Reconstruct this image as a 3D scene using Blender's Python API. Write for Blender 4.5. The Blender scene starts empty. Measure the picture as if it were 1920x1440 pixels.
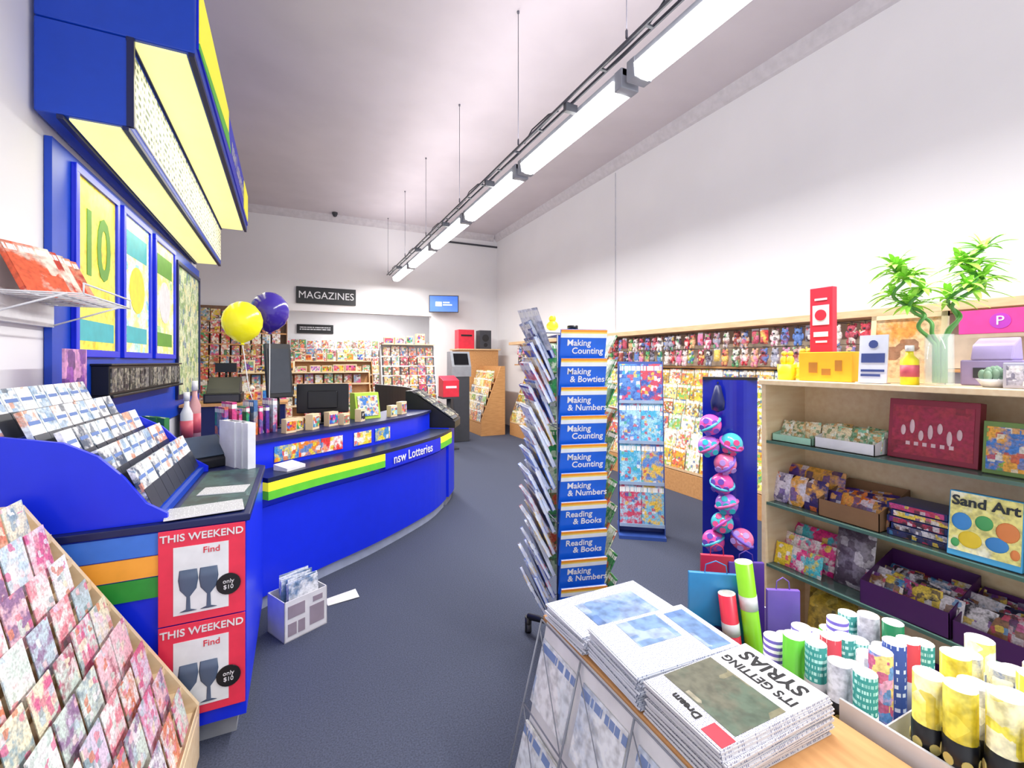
import bpy, bmesh, math, random
from mathutils import Vector, Matrix, Euler
random.seed(7)
SC=bpy.context.scene
COL=SC.collection
R=math.radians
def hx(h):
    h=h.lstrip('#'); o=[]
    for i in (0,2,4):
        v=int(h[i:i+2],16)/255
        o.append(v/12.92 if v<=.04045 else ((v+.055)/1.055)**2.4)
    return (o[0],o[1],o[2],1)
# ---------------- materials
def M(name,col,rough=.5,metal=0,emit=0,var=.06,scale=12,alpha=1,trans=0,bump=0):
    m=bpy.data.materials.new(name); m.use_nodes=True
    nt=m.node_tree; N=nt.nodes; L=nt.links; b=N['Principled BSDF']
    c=hx(col) if isinstance(col,str) else col
    tc=N.new('ShaderNodeTexCoord'); no=N.new('ShaderNodeTexNoise'); no.inputs['Scale'].default_value=scale
    no.inputs['Detail'].default_value=4
    L.new(tc.outputs['Object'],no.inputs['Vector'])
    mx=N.new('ShaderNodeMix'); mx.data_type='RGBA'
    mx.inputs[6].default_value=tuple(max(0,x*(1-var)) for x in c[:3])+(1,)
    mx.inputs[7].default_value=tuple(min(1,x*(1+var)) for x in c[:3])+(1,)
    mr=N.new('ShaderNodeMapRange'); mr.inputs[1].default_value=.35; mr.inputs[2].default_value=.65
    L.new(no.outputs['Fac'],mr.inputs[0])
    L.new(mr.outputs[0],mx.inputs[0]); L.new(mx.outputs[2],b.inputs['Base Color'])
    b.inputs['Roughness'].default_value=rough; b.inputs['Metallic'].default_value=metal
    if emit:
        L.new(mx.outputs[2],b.inputs['Emission Color']); b.inputs['Emission Strength'].default_value=emit
    if trans: b.inputs['Transmission Weight'].default_value=trans
    if alpha<1: b.inputs['Alpha'].default_value=alpha
    if bump:
        bp=N.new('ShaderNodeBump'); bp.inputs['Strength'].default_value=bump
        L.new(no.outputs['Fac'],bp.inputs['Height']); L.new(bp.outputs['Normal'],b.inputs['Normal'])
    return m
def wood(name,a,b_,scale=3):
    m=bpy.data.materials.new(name); m.use_nodes=True
    nt=m.node_tree; N=nt.nodes; L=nt.links; b=N['Principled BSDF']
    tc=N.new('ShaderNodeTexCoord'); mp=N.new('ShaderNodeMapping'); mp.inputs['Scale'].default_value=(scale*6,scale,scale*6)
    no=N.new('ShaderNodeTexNoise'); no.inputs['Scale'].default_value=2; no.inputs['Detail'].default_value=6
    r=N.new('ShaderNodeValToRGB'); r.color_ramp.elements[0].color=hx(a); r.color_ramp.elements[1].color=hx(b_)
    r.color_ramp.elements[0].position=.3; r.color_ramp.elements[1].position=.7
    L.new(tc.outputs['Object'],mp.inputs[0]); L.new(mp.outputs[0],no.inputs['Vector']); L.new(no.outputs['Fac'],r.inputs[0])
    L.new(r.outputs[0],b.inputs['Base Color']); b.inputs['Roughness'].default_value=.5
    return m
def ramp(N,cols):
    r=N.new('ShaderNodeValToRGB'); cr=r.color_ramp; cr.interpolation='CONSTANT'
    n=len(cols)
    cr.elements[0].color=hx(cols[0]); cr.elements[0].position=0
    cr.elements[1].color=hx(cols[1]); cr.elements[1].position=1/n
    for i in range(2,n):
        e=cr.elements.new(i/n); e.color=hx(cols[i])
    return r
def cover(name,pal,pal2=None,scale=22,emit=0,title=True,mixv=.5,axis=2,rough=.35,titlecol='#f4f4f0',island=False):
    m=bpy.data.materials.new(name); m.use_nodes=True
    nt=m.node_tree; N=nt.nodes; L=nt.links; b=N['Principled BSDF']; pal2=pal2 or pal[::-1]
    def mth(op,a,v):
        q=N.new('ShaderNodeMath'); q.operation=op; L.new(a,q.inputs[0])
        if not isinstance(v,(int,float)): L.new(v,q.inputs[1])
        else: q.inputs[1].default_value=v
        return q.outputs[0]
    tc=N.new('ShaderNodeTexCoord')
    if island: rnd=N.new('ShaderNodeNewGeometry').outputs['Random Per Island']
    else: rnd=N.new('ShaderNodeObjectInfo').outputs['Random']
    r1=ramp(N,pal); L.new(rnd,r1.inputs[0])
    r2=ramp(N,pal2); L.new(mth('FRACT',mth('MULTIPLY',rnd,7.31),0),r2.inputs[0])
    ad=N.new('ShaderNodeVectorMath'); ad.operation='ADD'; L.new(tc.outputs['Object'],ad.inputs[0]); L.new(mth('MULTIPLY',rnd,37.0),ad.inputs[1])
    no=N.new('ShaderNodeTexNoise'); no.inputs['Scale'].default_value=scale*.55; no.inputs['Detail'].default_value=5; no.inputs['Roughness'].default_value=.65; L.new(ad.outputs[0],no.inputs['Vector'])
    mr=N.new('ShaderNodeMapRange'); mr.inputs[1].default_value=.46; mr.inputs[2].default_value=.58; L.new(no.outputs['Fac'],mr.inputs[0])
    a=N.new('ShaderNodeMix'); a.data_type='RGBA'; L.new(mr.outputs[0],a.inputs[0]); L.new(r1.outputs[0],a.inputs[6]); L.new(r2.outputs[0],a.inputs[7])
    vo=N.new('ShaderNodeTexVoronoi'); vo.distance='CHEBYCHEV'; vo.inputs['Scale'].default_value=scale*1.5; vo.inputs['Randomness'].default_value=.7; L.new(ad.outputs[0],vo.inputs['Vector'])
    sp=N.new('ShaderNodeSeparateColor'); L.new(vo.outputs['Color'],sp.inputs[0])
    g=mth('MULTIPLY',mth('GREATER_THAN',sp.outputs[0],1-mixv),.8)
    r3=ramp(N,pal+pal2[:3]); L.new(sp.outputs[1],r3.inputs[0])
    bm=N.new('ShaderNodeMix'); bm.data_type='RGBA'; L.new(g,bm.inputs[0]); L.new(a.outputs[2],bm.inputs[6]); L.new(r3.outputs[0],bm.inputs[7])
    n2=N.new('ShaderNodeTexNoise'); n2.inputs['Scale'].default_value=scale*4; L.new(ad.outputs[0],n2.inputs['Vector'])
    mr2=N.new('ShaderNodeMapRange'); mr2.inputs[1].default_value=.3; mr2.inputs[2].default_value=.6; mr2.inputs[3].default_value=.65; mr2.inputs[4].default_value=1.08; L.new(n2.outputs['Fac'],mr2.inputs[0])
    sc_=N.new('ShaderNodeVectorMath'); sc_.operation='SCALE'; L.new(bm.outputs[2],sc_.inputs[0]); L.new(mr2.outputs[0],sc_.inputs['Scale'])
    out=sc_.outputs[0]
    if title:
        sx=N.new('ShaderNodeSeparateXYZ'); L.new(tc.outputs['Generated'],sx.inputs[0])
        z1=mth('GREATER_THAN',sx.outputs[axis],.82); z2=mth('LESS_THAN',sx.outputs[axis],.94)
        nn_=N.new('ShaderNodeTexNoise'); nn_.noise_dimensions='1D'; nn_.inputs['Scale'].default_value=14; L.new(mth('ADD',sx.outputs[0],mth('MULTIPLY',rnd,31.0)),nn_.inputs['W'])
        w2=mth('GREATER_THAN',nn_.outputs['Fac'],.44)
        p2=mth('MULTIPLY',mth('MULTIPLY',z1,z2),w2)
        t=N.new('ShaderNodeMix'); t.data_type='RGBA'; L.new(p2,t.inputs[0]); L.new(out,t.inputs[6]); t.inputs[7].default_value=hx(titlecol)
        out=t.outputs[2]
    L.new(out,b.inputs['Base Color']); b.inputs['Roughness'].default_value=rough
    if emit: L.new(out,b.inputs['Emission Color']); b.inputs['Emission Strength'].default_value=emit
    return m
def lines(name,bg,fg,sx,sz,th=.55,axisA=0,axisB=1,emit=0):
    m=bpy.data.materials.new(name); m.use_nodes=True
    nt=m.node_tree; N=nt.nodes; L=nt.links; b=N['Principled BSDF']
    tc=N.new('ShaderNodeTexCoord'); s=N.new('ShaderNodeSeparateXYZ'); L.new(tc.outputs['Generated'],s.inputs[0])
    m1=N.new('ShaderNodeMath'); m1.operation='MULTIPLY'; m1.inputs[1].default_value=sz; L.new(s.outputs[axisB],m1.inputs[0])
    f1=N.new('ShaderNodeMath'); f1.operation='FRACT'; L.new(m1.outputs[0],f1.inputs[0])
    g1=N.new('ShaderNodeMath'); g1.operation='GREATER_THAN'; g1.inputs[1].default_value=.5; L.new(f1.outputs[0],g1.inputs[0])
    cb=N.new('ShaderNodeCombineXYZ')
    m2=N.new('ShaderNodeMath'); m2.operation='MULTIPLY'; m2.inputs[1].default_value=sx; L.new(s.outputs[axisA],m2.inputs[0])
    fl=N.new('ShaderNodeMath'); fl.operation='FLOOR'; L.new(m1.outputs[0],fl.inputs[0])
    L.new(m2.outputs[0],cb.inputs[0]); L.new(fl.outputs[0],cb.inputs[1])
    no=N.new('ShaderNodeTexNoise'); no.inputs['Scale'].default_value=1; L.new(cb.outputs[0],no.inputs['Vector'])
    g2=N.new('ShaderNodeMath'); g2.operation='LESS_THAN'; g2.inputs[1].default_value=th; L.new(no.outputs['Fac'],g2.inputs[0])
    p=N.new('ShaderNodeMath'); p.operation='MULTIPLY'; L.new(g1.outputs[0],p.inputs[0]); L.new(g2.outputs[0],p.inputs[1])
    t=N.new('ShaderNodeMix'); t.data_type='RGBA'; L.new(p.outputs[0],t.inputs[0]); t.inputs[6].default_value=hx(bg); t.inputs[7].default_value=hx(fg)
    L.new(t.outputs[2],b.inputs['Base Color']); b.inputs['Roughness'].default_value=.6
    if emit: L.new(t.outputs[2],b.inputs['Emission Color']); b.inputs['Emission Strength'].default_value=emit
    return m
# ---------------- geometry
class G:
    def __init__(s): s.v=[];s.f=[];s.m=[];s.s=[]
    def add(s,vs,fs,m=0,sm=False):
        o=len(s.v); s.v+= [tuple(v) for v in vs]
        for f in fs: s.f.append(tuple(i+o for i in f)); s.m.append(m); s.s.append(sm)
        return s
    def box(s,c,sz,m=0,rot=None):
        x,y,z=[k/2 for k in sz]
        vs=[Vector((a*x,b*y,d*z)) for a in(-1,1) for b in(-1,1) for d in(-1,1)]
        if rot:
            E=Euler(rot).to_matrix(); vs=[E@v for v in vs]
        vs=[v+Vector(c) for v in vs]
        return s.add(vs,[(0,1,3,2),(4,6,7,5),(0,4,5,1),(2,3,7,6),(0,2,6,4),(1,5,7,3)],m)
    def bb(s,a,b,m=0):
        return s.box([(a[i]+b[i])/2 for i in range(3)],[abs(b[i]-a[i]) for i in range(3)],m)
    def cyl(s,p0,p1,r,m=0,n=12,r1=None):
        p0=Vector(p0);p1=Vector(p1);r1=r if r1 is None else r1
        d=(p1-p0).normalized(); u=d.orthogonal().normalized(); w=d.cross(u)
        vs=[]
        for p,q in((p0,r),(p1,r1)):
            for i in range(n):
                a=2*math.pi*i/n; vs.append(p+(u*math.cos(a)+w*math.sin(a))*q)
        s.add(vs,[(i,(i+1)%n,n+(i+1)%n,n+i) for i in range(n)],m,True)
        s.add(vs,[tuple(range(n))[::-1],tuple(range(n,2*n))],m); return s
    def pipe(s,p0,p1,r,ri,m=0,mi=0,n=14):
        p0=Vector(p0);p1=Vector(p1)
        d=(p1-p0).normalized(); u=d.orthogonal().normalized(); w=d.cross(u)
        vs=[]
        for p,q in((p0,r),(p1,r),(p1,ri),(p0,ri)):
            for i in range(n):
                a=2*math.pi*i/n; vs.append(p+(u*math.cos(a)+w*math.sin(a))*q)
        for k in range(4):
            k2=(k+1)%4
            s.add(vs,[(k*n+i,k*n+(i+1)%n,k2*n+(i+1)%n,k2*n+i) for i in range(n)],m if k==0 else mi,k%2==0)
        return s
    def sph(s,c,r,m=0,n=14,k=9):
        if not hasattr(r,'__len__'): r=(r,r,r)
        vs=[];fs=[]
        for j in range(k+1):
            t=math.pi*j/k
            for i in range(n):
                a=2*math.pi*i/n
                vs.append((c[0]+r[0]*math.sin(t)*math.cos(a),c[1]+r[1]*math.sin(t)*math.sin(a),c[2]+r[2]*math.cos(t)))
        for j in range(k):
            for i in range(n): fs.append((j*n+i,(j+1)*n+i,(j+1)*n+(i+1)%n,j*n+(i+1)%n))
        return s.add(vs,fs,m,True)
    def lathe(s,prof,c=(0,0,0),m=0,n=16):
        vs=[];fs=[]
        for (r,z) in prof:
            for i in range(n):
                a=2*math.pi*i/n; vs.append((c[0]+r*math.cos(a),c[1]+r*math.sin(a),c[2]+z))
        for j in range(len(prof)-1):
            for i in range(n): fs.append((j*n+i,j*n+(i+1)%n,(j+1)*n+(i+1)%n,(j+1)*n+i))
        return s.add(vs,fs,m,True)
    def prism(s,poly,ax,a,b,m=0):
        def mk(p,t):
            if ax==0: return (t,p[0],p[1])
            if ax==1: return (p[0],t,p[1])
            return (p[0],p[1],t)
        n=len(poly); vs=[mk(p,a) for p in poly]+[mk(p,b) for p in poly]
        return s.add(vs,[tuple(range(n))[::-1],tuple(range(n,2*n))]+[(i,(i+1)%n,n+(i+1)%n,n+i) for i in range(n)],m)
    def tube(s,pts,r,m=0,n=8,r1=None):
        pts=[Vector(p) for p in pts]; r1=r if r1 is None else r1; N_=len(pts); vs=[]; u=None
        for k,p in enumerate(pts):
            d=(pts[min(k+1,N_-1)]-pts[max(k-1,0)]).normalized()
            u=d.orthogonal().normalized() if u is None else (u-d*u.dot(d)).normalized()
            w=d.cross(u); q=r+(r1-r)*k/(N_-1)
            for i in range(n):
                a=2*math.pi*i/n; vs.append(p+(u*math.cos(a)+w*math.sin(a))*q)
        fs=[(k*n+i,k*n+(i+1)%n,(k+1)*n+(i+1)%n,(k+1)*n+i) for k in range(N_-1) for i in range(n)]
        s.add(vs,fs,m,True); s.add(vs,[tuple(range(n))[::-1],tuple(range((N_-1)*n,N_*n))],m); return s
    def sweep(s,path,prof,m=0):
        P=offs(path); n=len(prof); vs=[]
        for (p,nn) in P:
            for (o,z) in prof: vs.append((p[0]+nn[0]*o,p[1]+nn[1]*o,z))
        fs=[]
        for k in range(len(P)-1):
            for i in range(n): fs.append((k*n+i,k*n+(i+1)%n,(k+1)*n+(i+1)%n,(k+1)*n+i))
        s.add(vs,fs,m); s.add(vs,[tuple(range(n)),tuple(range((len(P)-1)*n,len(P)*n))],m); return s
    def band(s,path,o0,o1,z0,z1,m=0): return s.sweep(path,[(o0,z0),(o1,z0),(o1,z1),(o0,z1)],m)
    def pillow(s,w,h,t,m=0,c=(0,0,0)):
        vs=[];nx,nz=6,6
        for side in(-1,1):
            for j in range(nz+1):
                for i in range(nx+1):
                    a=i/nx*2-1;b=j/nz*2-1
                    q=max(0,(1-a**4)*(1-b**4))**.5
                    vs.append((c[0]+a*w/2,c[1]+side*(t/2*q+.0006),c[2]+h/2+b*h/2))
        k=(nx+1)*(nz+1);fs=[]
        for j in range(nz):
            for i in range(nx):
                q=j*(nx+1)+i; fs.append((q,q+1,q+nx+2,q+nx+1)); fs.append((k+q,k+q+nx+1,k+q+nx+2,k+q+1))
        return s.add(vs,fs,m,True)
    def xf(s,mat,i0=0):
        for i in range(i0,len(s.v)): s.v[i]=tuple(mat@Vector(s.v[i]))
        return s
    def obj(s,name,mats,loc=(0,0,0),rot=(0,0,0),parent=None,label=None,cat=None,group=None,kind=None,bevel=0):
        me=bpy.data.meshes.new(name); me.from_pydata(s.v,[],s.f)
        if not isinstance(mats,(list,tuple)): mats=[mats]
        for q in mats: me.materials.append(q)
        me.polygons.foreach_set('material_index',s.m); me.polygons.foreach_set('use_smooth',s.s)
        bm=bmesh.new(); bm.from_mesh(me); bmesh.ops.remove_doubles(bm,verts=bm.verts,dist=1e-6)
        bmesh.ops.recalc_face_normals(bm,faces=bm.faces); bm.to_mesh(me); bm.free(); me.update()
        return reg(bpy.data.objects.new(name,me),loc,rot,parent,label,cat,group,kind,bevel)
def reg(ob,loc=(0,0,0),rot=(0,0,0),parent=None,label=None,cat=None,group=None,kind=None,bevel=0):
    COL.objects.link(ob); ob.location=loc; ob.rotation_euler=rot
    if parent: ob.parent=parent
    if label: ob['label']=label
    if cat: ob['category']=cat
    if group: ob['group']=group
    if kind: ob['kind']=kind
    if bevel:
        b=ob.modifiers.new('Bevel','BEVEL'); b.width=bevel; b.segments=2; b.limit_method='ANGLE'
    return ob
def E(name,label,cat,loc=(0,0,0),rot=(0,0,0),group=None):
    o=bpy.data.objects.new(name,None); o.empty_display_size=.1
    return reg(o,loc,rot,None,label,cat,group)
def offs(path):
    out=[]
    for i,p in enumerate(path):
        a=path[max(i-1,0)]; b=path[min(i+1,len(path)-1)]
        d=Vector((b[0]-a[0],b[1]-a[1])).normalized(); out.append((p,(-d.y,d.x)))
    return out
def dup(ob,mat,parent=None):
    c=ob.copy(); COL.objects.link(c)
    if parent is None: c.parent=None; c.matrix_basis=mat
    else: c.parent=parent
    for ch in ob.children: dup(ch,None,c)
    return c
def X(loc,rot=(0,0,0),T=None,s=1):
    m=Matrix.Translation(loc)@Euler(rot).to_matrix().to_4x4()@Matrix.Diagonal((s,s,s,1))
    return T@m if T else m
def text(st,size,mat,loc,rot,parent,ext=.0015,name='lettering',ax='CENTER',squash=1,bold=0):
    cu=bpy.data.curves.new('t','FONT'); cu.body=st; cu.size=size; cu.extrude=ext; cu.align_x=ax; cu.align_y='CENTER'; cu.offset=bold
    cu.resolution_u=3
    o=bpy.data.objects.new('t',cu); COL.objects.link(o)
    dg=bpy.context.evaluated_depsgraph_get(); me=bpy.data.meshes.new_from_object(o.evaluated_get(dg))
    bpy.data.objects.remove(o); bpy.data.curves.remove(cu)
    for v in me.vertices: v.co.x*=squash
    me.materials.clear(); me.materials.append(mat); me.name=name
    return reg(bpy.data.objects.new(name,me),loc,rot,parent)
class Pool:
    def __init__(s,maker): s.mk=maker; s.o=None
    def put(s,mat):
        if s.o is None:
            s.o=s.mk(); s.o.matrix_basis=mat; return s.o
        return dup(s.o,mat)
# ---------------- palette
blue=M('lottery_blue','#0c2ade',.35,emit=.06,var=.02); blue2=M('deep_blue','#0d42bc',.4,emit=.06,var=.03); lblue=M('light_blue','#3f7ae0',.4)
navy=M('navy','#0f1a52',.4); white=M('white_plastic','#e6e6ea',.4); offw=M('paper','#e6e4e0',.7); cream=M('cream_laminate','#e3cda8',.5)
wd=wood('beech','#d8b083','#e8c79c'); wdl=wood('pale_maple','#e6c9a0','#f0dab6'); wdo=wood('orange_beech','#c08a55','#d29d66')
blk=M('black_plastic','#14151b',.35); dgr=M('dark_grey','#3b3d45',.5); grey=M('grey_plastic','#8d9098',.5); chrome=M('chrome_wire','#8d929c',.3,.8)
yel=M('yellow','#f4e32a',.4); org=M('orange','#f09a2c',.4); grn=M('green','#2f9a3c',.4); red=M('red','#dc2a40',.4); pink=M('pink','#ec3f95',.4)
glass=M('clear_glass','#e8f4f4',.05,0,0,.02,12,.25)
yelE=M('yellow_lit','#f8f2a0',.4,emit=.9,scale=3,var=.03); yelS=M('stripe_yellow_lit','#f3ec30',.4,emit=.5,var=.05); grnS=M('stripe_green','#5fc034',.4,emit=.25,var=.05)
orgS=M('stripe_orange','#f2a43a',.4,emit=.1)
tubeE=M('tube_diffuser','#fffdf6',.3,emit=9,var=0)
menuE=lines('menu_board_lit','#ece6c8','#5c6c5c',9,9,.5,1,2,emit=.45)
BR=['#d83a3a','#2f62c8','#f0c832','#f2f2ee','#e86aa6','#2f9a6a','#f08a32','#202028','#8fd0e8','#7a3fa0']
BR2=['#f4f0e6','#e02a50','#3a8ad0','#f6d84a','#18203c','#9ad06a','#f0b0c8','#b04028']
magm=cover('magazine_cover',BR,BR2,30); magw=cover('wall_magazine_cover',['#f6f0dc','#e8b840','#f0e4a8','#c8683c','#f8f8f2','#88c868','#f4dc4a','#5a7aa8'],['#f4f0e6','#d8b060','#9a7a4a','#f06a5a','#b8d8e0','#f4ec7a'],24)
cardm=cover('greeting_card_print',['#f6e0e2','#f2eef2','#e8909e','#f8ccd6','#c8dce8','#e8d8f0','#e08a6a','#f4ecd0','#d8e8e0'],['#ffffff','#e0709a','#98b0b8','#b06a7a','#f0c8b0','#9a7aa2','#f4f0f0'],26,title=False,mixv=.3)
backm=cover('back_magazine_cover',['#c84a3a','#e0bc70','#f0e4d0','#7a5a48','#e8785a','#4a7ab0','#f4ecdc','#b08860','#e8c840','#f0f0f0','#d84a7a','#58a068'],['#e8dcc8','#60483a','#f0b8a0','#8ab0c8','#c83a3a','#f4f4f0'],20,title=False,island=True)
pubm=cover('childrens_magazine_cover',['#d04a6a','#5a8ad0','#48b0d8','#e0d8e8','#7ac0e0','#c84a5a','#58b8a0'],['#e8e4ec','#e8c04a','#3a5aa8','#a8d8ec'],24,mixv=.3)
toym=cover('plush_fabric',['#d0404a','#f0e8e0','#e8b888','#504048','#f08ab0','#9a4a4a','#f0cc6a','#5aaa6a','#e8d8d0','#c8586c','#a8a8b8','#f4ece4','#6a8ac8'],None,14,title=False,mixv=.25,rough=.9)
packm=cover('packet_print',['#6a2a8a','#3a2a3a','#c84a8a','#8a5a3a','#e8c84a','#d8d0d8','#3a3a6a'],['#e8e0e8','#c03a5a','#4a8ac0','#201828'],40,title=False,mixv=.35)
pinkm=cover('toy_pack_print',['#f03a8a','#f6d83a','#e8208a','#50c8d8','#f4f0f0'],None,36,title=False,mixv=.3)
colm=cover('box_print',['#58a84a','#e8a83a','#3a7ac8','#e8e0c8','#c84a3a'],None,34,title=False,mixv=.35)
orpm=cover('orange_purple_print',['#e87a2a','#5a3a9a','#e8a84a','#3a2a6a','#d8d0e0'],None,32,title=False,mixv=.35)
stripW=lines('striped_wrap_print','#f0f0f4','#6a5ab8',1,34,1.0,0,2)
page=M('page_edges','#e8e4dc',.8,scale=60)
brom=cover('brochure_print',['#f4f4f6','#eaf0f2','#f6f6f6','#e2ecf2'],['#405068','#88a8c8','#e0987a','#f2f2f4','#f0f0f4'],18,title=False,mixv=.2)
darkpr=cover('instant_ticket_print',['#2a2a34','#8a8a88','#b8b4a0','#5a5a60','#38403a'],None,30,title=False)
screenb=M('screen_black','#0a0b10',.15)

# ---------------- room
def struct(g,name,mat): return g.obj(name,mat,kind='structure')
carpet=M('carpet','#41475a',.95,var=.28,scale=140,bump=.2)
wallm=M('wall_paint','#efeef0',.8,var=.015,scale=1.2); ceilm=M('ceiling_paint','#d4cdd3',.9,var=.035,scale=1.5,bump=.05)
struct(G().bb((-3.2,-1.6,-.1),(5.0,14.2,0)),'floor',carpet)
struct(G().bb((-3.2,-1.6,4.93),(5.0,11.3,5.03)),'ceiling',ceilm)
struct(G().bb((4.8,-1.6,0),(5.0,11.3,4.93)),'wall_right',wallm)
struct(G().bb((-3.2,11.1,0),(-.2,11.3,4.93)).bb((3.02,11.1,0),(4.8,11.3,4.93)).bb((-.2,11.1,2.73),(3.02,11.3,4.93)),'wall_back',wallm)
struct(G().bb((-.7,14.0,0),(4.4,14.2,3.1)).bb((-.7,11.3,0),(-.5,14.0,3.1)).bb((4.2,11.3,0),(4.4,14.0,3.1)),'wall_rear',wallm)
struct(G().bb((-.7,11.3,3.1),(4.4,14.2,3.2)),'ceiling_rear',wallm)
struct(G().prism([(-1.5,-1.6),(-1.34,-1.6),(-1.34,7.95),(-3.0,7.95),(-3.0,11.1),(-3.2,11.1),(-3.2,7.8),(-1.5,7.8)],2,0,4.93),'wall_left',wallm)
struct(G().prism([(4.8,4.93),(4.69,4.93),(4.72,4.86),(4.77,4.8),(4.8,4.78)],1,-1.6,11.1),'trim_1',M('cornice_paint','#d4d0d5',.7))
struct(G().prism([(11.1,4.93),(10.99,4.93),(11.02,4.86),(11.07,4.8),(11.1,4.78)],0,-3.0,4.69),'trim_2',M('cornice_paint_back','#d4d0d5',.7))
struct(G().bb((4.79,6.095,2.1),(4.8,6.112,4.75)),'trim_3',M('seam','#cfcfd6',.7))
struct(G().bb((3.4,11.07,4.62),(4.8,11.1,4.66)),'trim_4',dgr)

# ---------------- light line
root=E('fluorescent_light','long white fluorescent batten hanging below the ceiling','light fixture',(2.05,9.85,3.5),group='row of fluorescent battens')
G().bb((-.07,-.80,.035),(.07,.80,.09)).bb((-.075,-.80,-.045),(.075,-.72,.09)).bb((-.075,.72,-.045),(.075,.80,.09)).obj('housing',M('batten_grey','#a4a8b4',.5),parent=root,bevel=.006)
G().prism([(-.085,.035),(-.07,-.035),(-.03,-.055),(.03,-.055),(.07,-.035),(.085,.035)],1,-.715,.715).obj('diffuser',tubeE,parent=root)
for i in range(1,7):
    dup(root,X((2.05,9.85-1.65*i,3.5)))
def area(n,loc,sx,sy,e,rot=(0,0,0),col=(1,1,1)):
    l=bpy.data.lights.new(n,'AREA'); l.shape='RECTANGLE'; l.size=sx; l.size_y=sy; l.energy=e; l.color=col
    o=bpy.data.objects.new(n,l); COL.objects.link(o); o.location=loc; o.rotation_euler=rot; return o
for i in range(7):
    area('tube_lamp',(2.05,9.85-1.65*i,3.42),.12,1.4,62,col=(1,.98,.96))
    area('tube_uplight',(2.05,9.85-1.65*i,3.72),.5,1.45,12,rot=(R(180),0,0),col=(1,.95,.97))
area('rear_room_lamp',(1.8,12.6,3.05),1.5,1.0,85)
tray_m=M('tray_grey','#4c4e58',.5)
g=G()
for x in (1.87,1.93):
    g.bb((x-.006,-.8,3.60),(x+.006,10.75,3.622))
for k in range(26):
    y=-.6+k*.45; g.bb((1.87,y-.010,3.60),(1.93,y+.010,3.612))
for k in range(8):
    y=.6+k*1.65-.9
    g.bb((1.87,y-.02,3.54),(1.974,y+.02,3.60)); g.tube([(1.9,y+.15,3.62),(1.9,y+.3,3.67),(1.9,y+.6,3.68),(1.9,y+.75,3.62)],.006)
g.tube([(1.9,-.7+.3*i,3.635+.01*math.sin(i*1.7)) for i in range(38)],.009)
g.obj('cable_tray',tray_m,label='dark metal cable tray running beside the light battens',cat='cable tray')
sw=None
for k,y in enumerate([10.74,8.9,7.3,5.6,3.87,2.3]):
    m=X((1.895,y,3.66))
    if sw is None:
        sw=G().cyl((0,0,0),(0,0,1.27),.0035,n=6).cyl((0,0,1.25),(0,0,1.27),.012,n=10).cyl((0,0,0),(0,0,.05),.008,n=8).obj('suspension_wire',M('wire_mid_grey','#6c6c78',.5),label='thin wire from ceiling to light line',cat='wire',group='light suspension wires'); sw.matrix_basis=m
    else: dup(sw,m)
g=G().cyl((0,0,0),(0,0,-.04),.06).sph((0,0,-.05),.05); g.obj('ceiling_camera',dgr,loc=(.75,10.85,4.93),label='small dark dome camera under the ceiling',cat='camera')

# ---------------- canopy
a=R(1.25)
cn=E('lottery_canopy','blue two-tier overhead lottery canopy with lit yellow undersides','canopy',(-.578,3.4,0),(0,0,a))
Lc=4.27
G().bb((-.74,0,3.52),(0,Lc,4.06)).obj('upper_box',blue2,parent=cn,bevel=.01)
G().bb((-.74,0,2.99),(-.325,Lc,3.515)).obj('lower_box',blue2,parent=cn,bevel=.01)
G().bb((-.31,.03,3.505),(-.05,Lc-.04,3.518)).obj('light_panel',yelE,parent=cn)
G().bb((-.60,.03,2.978),(-.37,Lc-.04,2.989)).obj('light_panel',yelE,parent=cn)
g=G()
for x in(-.02,-.325): g.bb((x-.015,0,3.495),(x+.015,Lc,3.519))
for x in(-.34,-.63): g.bb((x-.015,0,2.965),(x+.015,Lc,2.989))
g.obj('edge_trim',navy,parent=cn)
n=8
for i in range(n):
    y0=.06+i*(Lc-.1)/n; y1=y0+(Lc-.1)/n-.03
    G().bb((-.325,y0,3.04),(-.318,y1,3.46)).obj('menu_panel',menuE,parent=cn)
G().bb((-.335,-.006,2.99),(-.30,.02,3.52)).obj('corner_post',navy,parent=cn)
G().bb((0,.05,3.58),(.012,Lc-.05,4.0)).obj('fascia',blue,parent=cn)
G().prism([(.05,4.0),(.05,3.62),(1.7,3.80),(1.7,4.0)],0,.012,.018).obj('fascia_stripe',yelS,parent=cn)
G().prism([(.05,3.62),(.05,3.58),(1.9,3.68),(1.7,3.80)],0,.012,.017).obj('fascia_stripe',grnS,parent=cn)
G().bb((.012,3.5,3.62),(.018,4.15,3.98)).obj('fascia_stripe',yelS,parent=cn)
text('nsw Lotteries',.3,white,(.016,2.7,3.8),(R(90),0,R(90)),cn,squash=.85)

# ---------------- poster wall
G().bb((-1.335,3.55,.96),(-1.30,7.93,2.92)).obj('wall_panel',blue2,label='blue laminate panel backing the lottery posters',cat='wall panel')
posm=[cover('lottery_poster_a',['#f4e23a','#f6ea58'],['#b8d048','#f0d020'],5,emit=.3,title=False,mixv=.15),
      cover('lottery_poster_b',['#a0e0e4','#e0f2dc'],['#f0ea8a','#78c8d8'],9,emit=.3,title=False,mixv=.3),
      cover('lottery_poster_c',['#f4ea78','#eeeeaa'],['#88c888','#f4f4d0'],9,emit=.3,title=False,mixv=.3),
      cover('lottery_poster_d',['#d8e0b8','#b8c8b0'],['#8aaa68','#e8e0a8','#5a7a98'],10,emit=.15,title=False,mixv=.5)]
labs=['yellow lottery jackpot poster with large numerals','turquoise and yellow lottery poster in blue frame','yellow and green lottery poster in blue frame','pale green lottery poster in dark frame']
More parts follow.
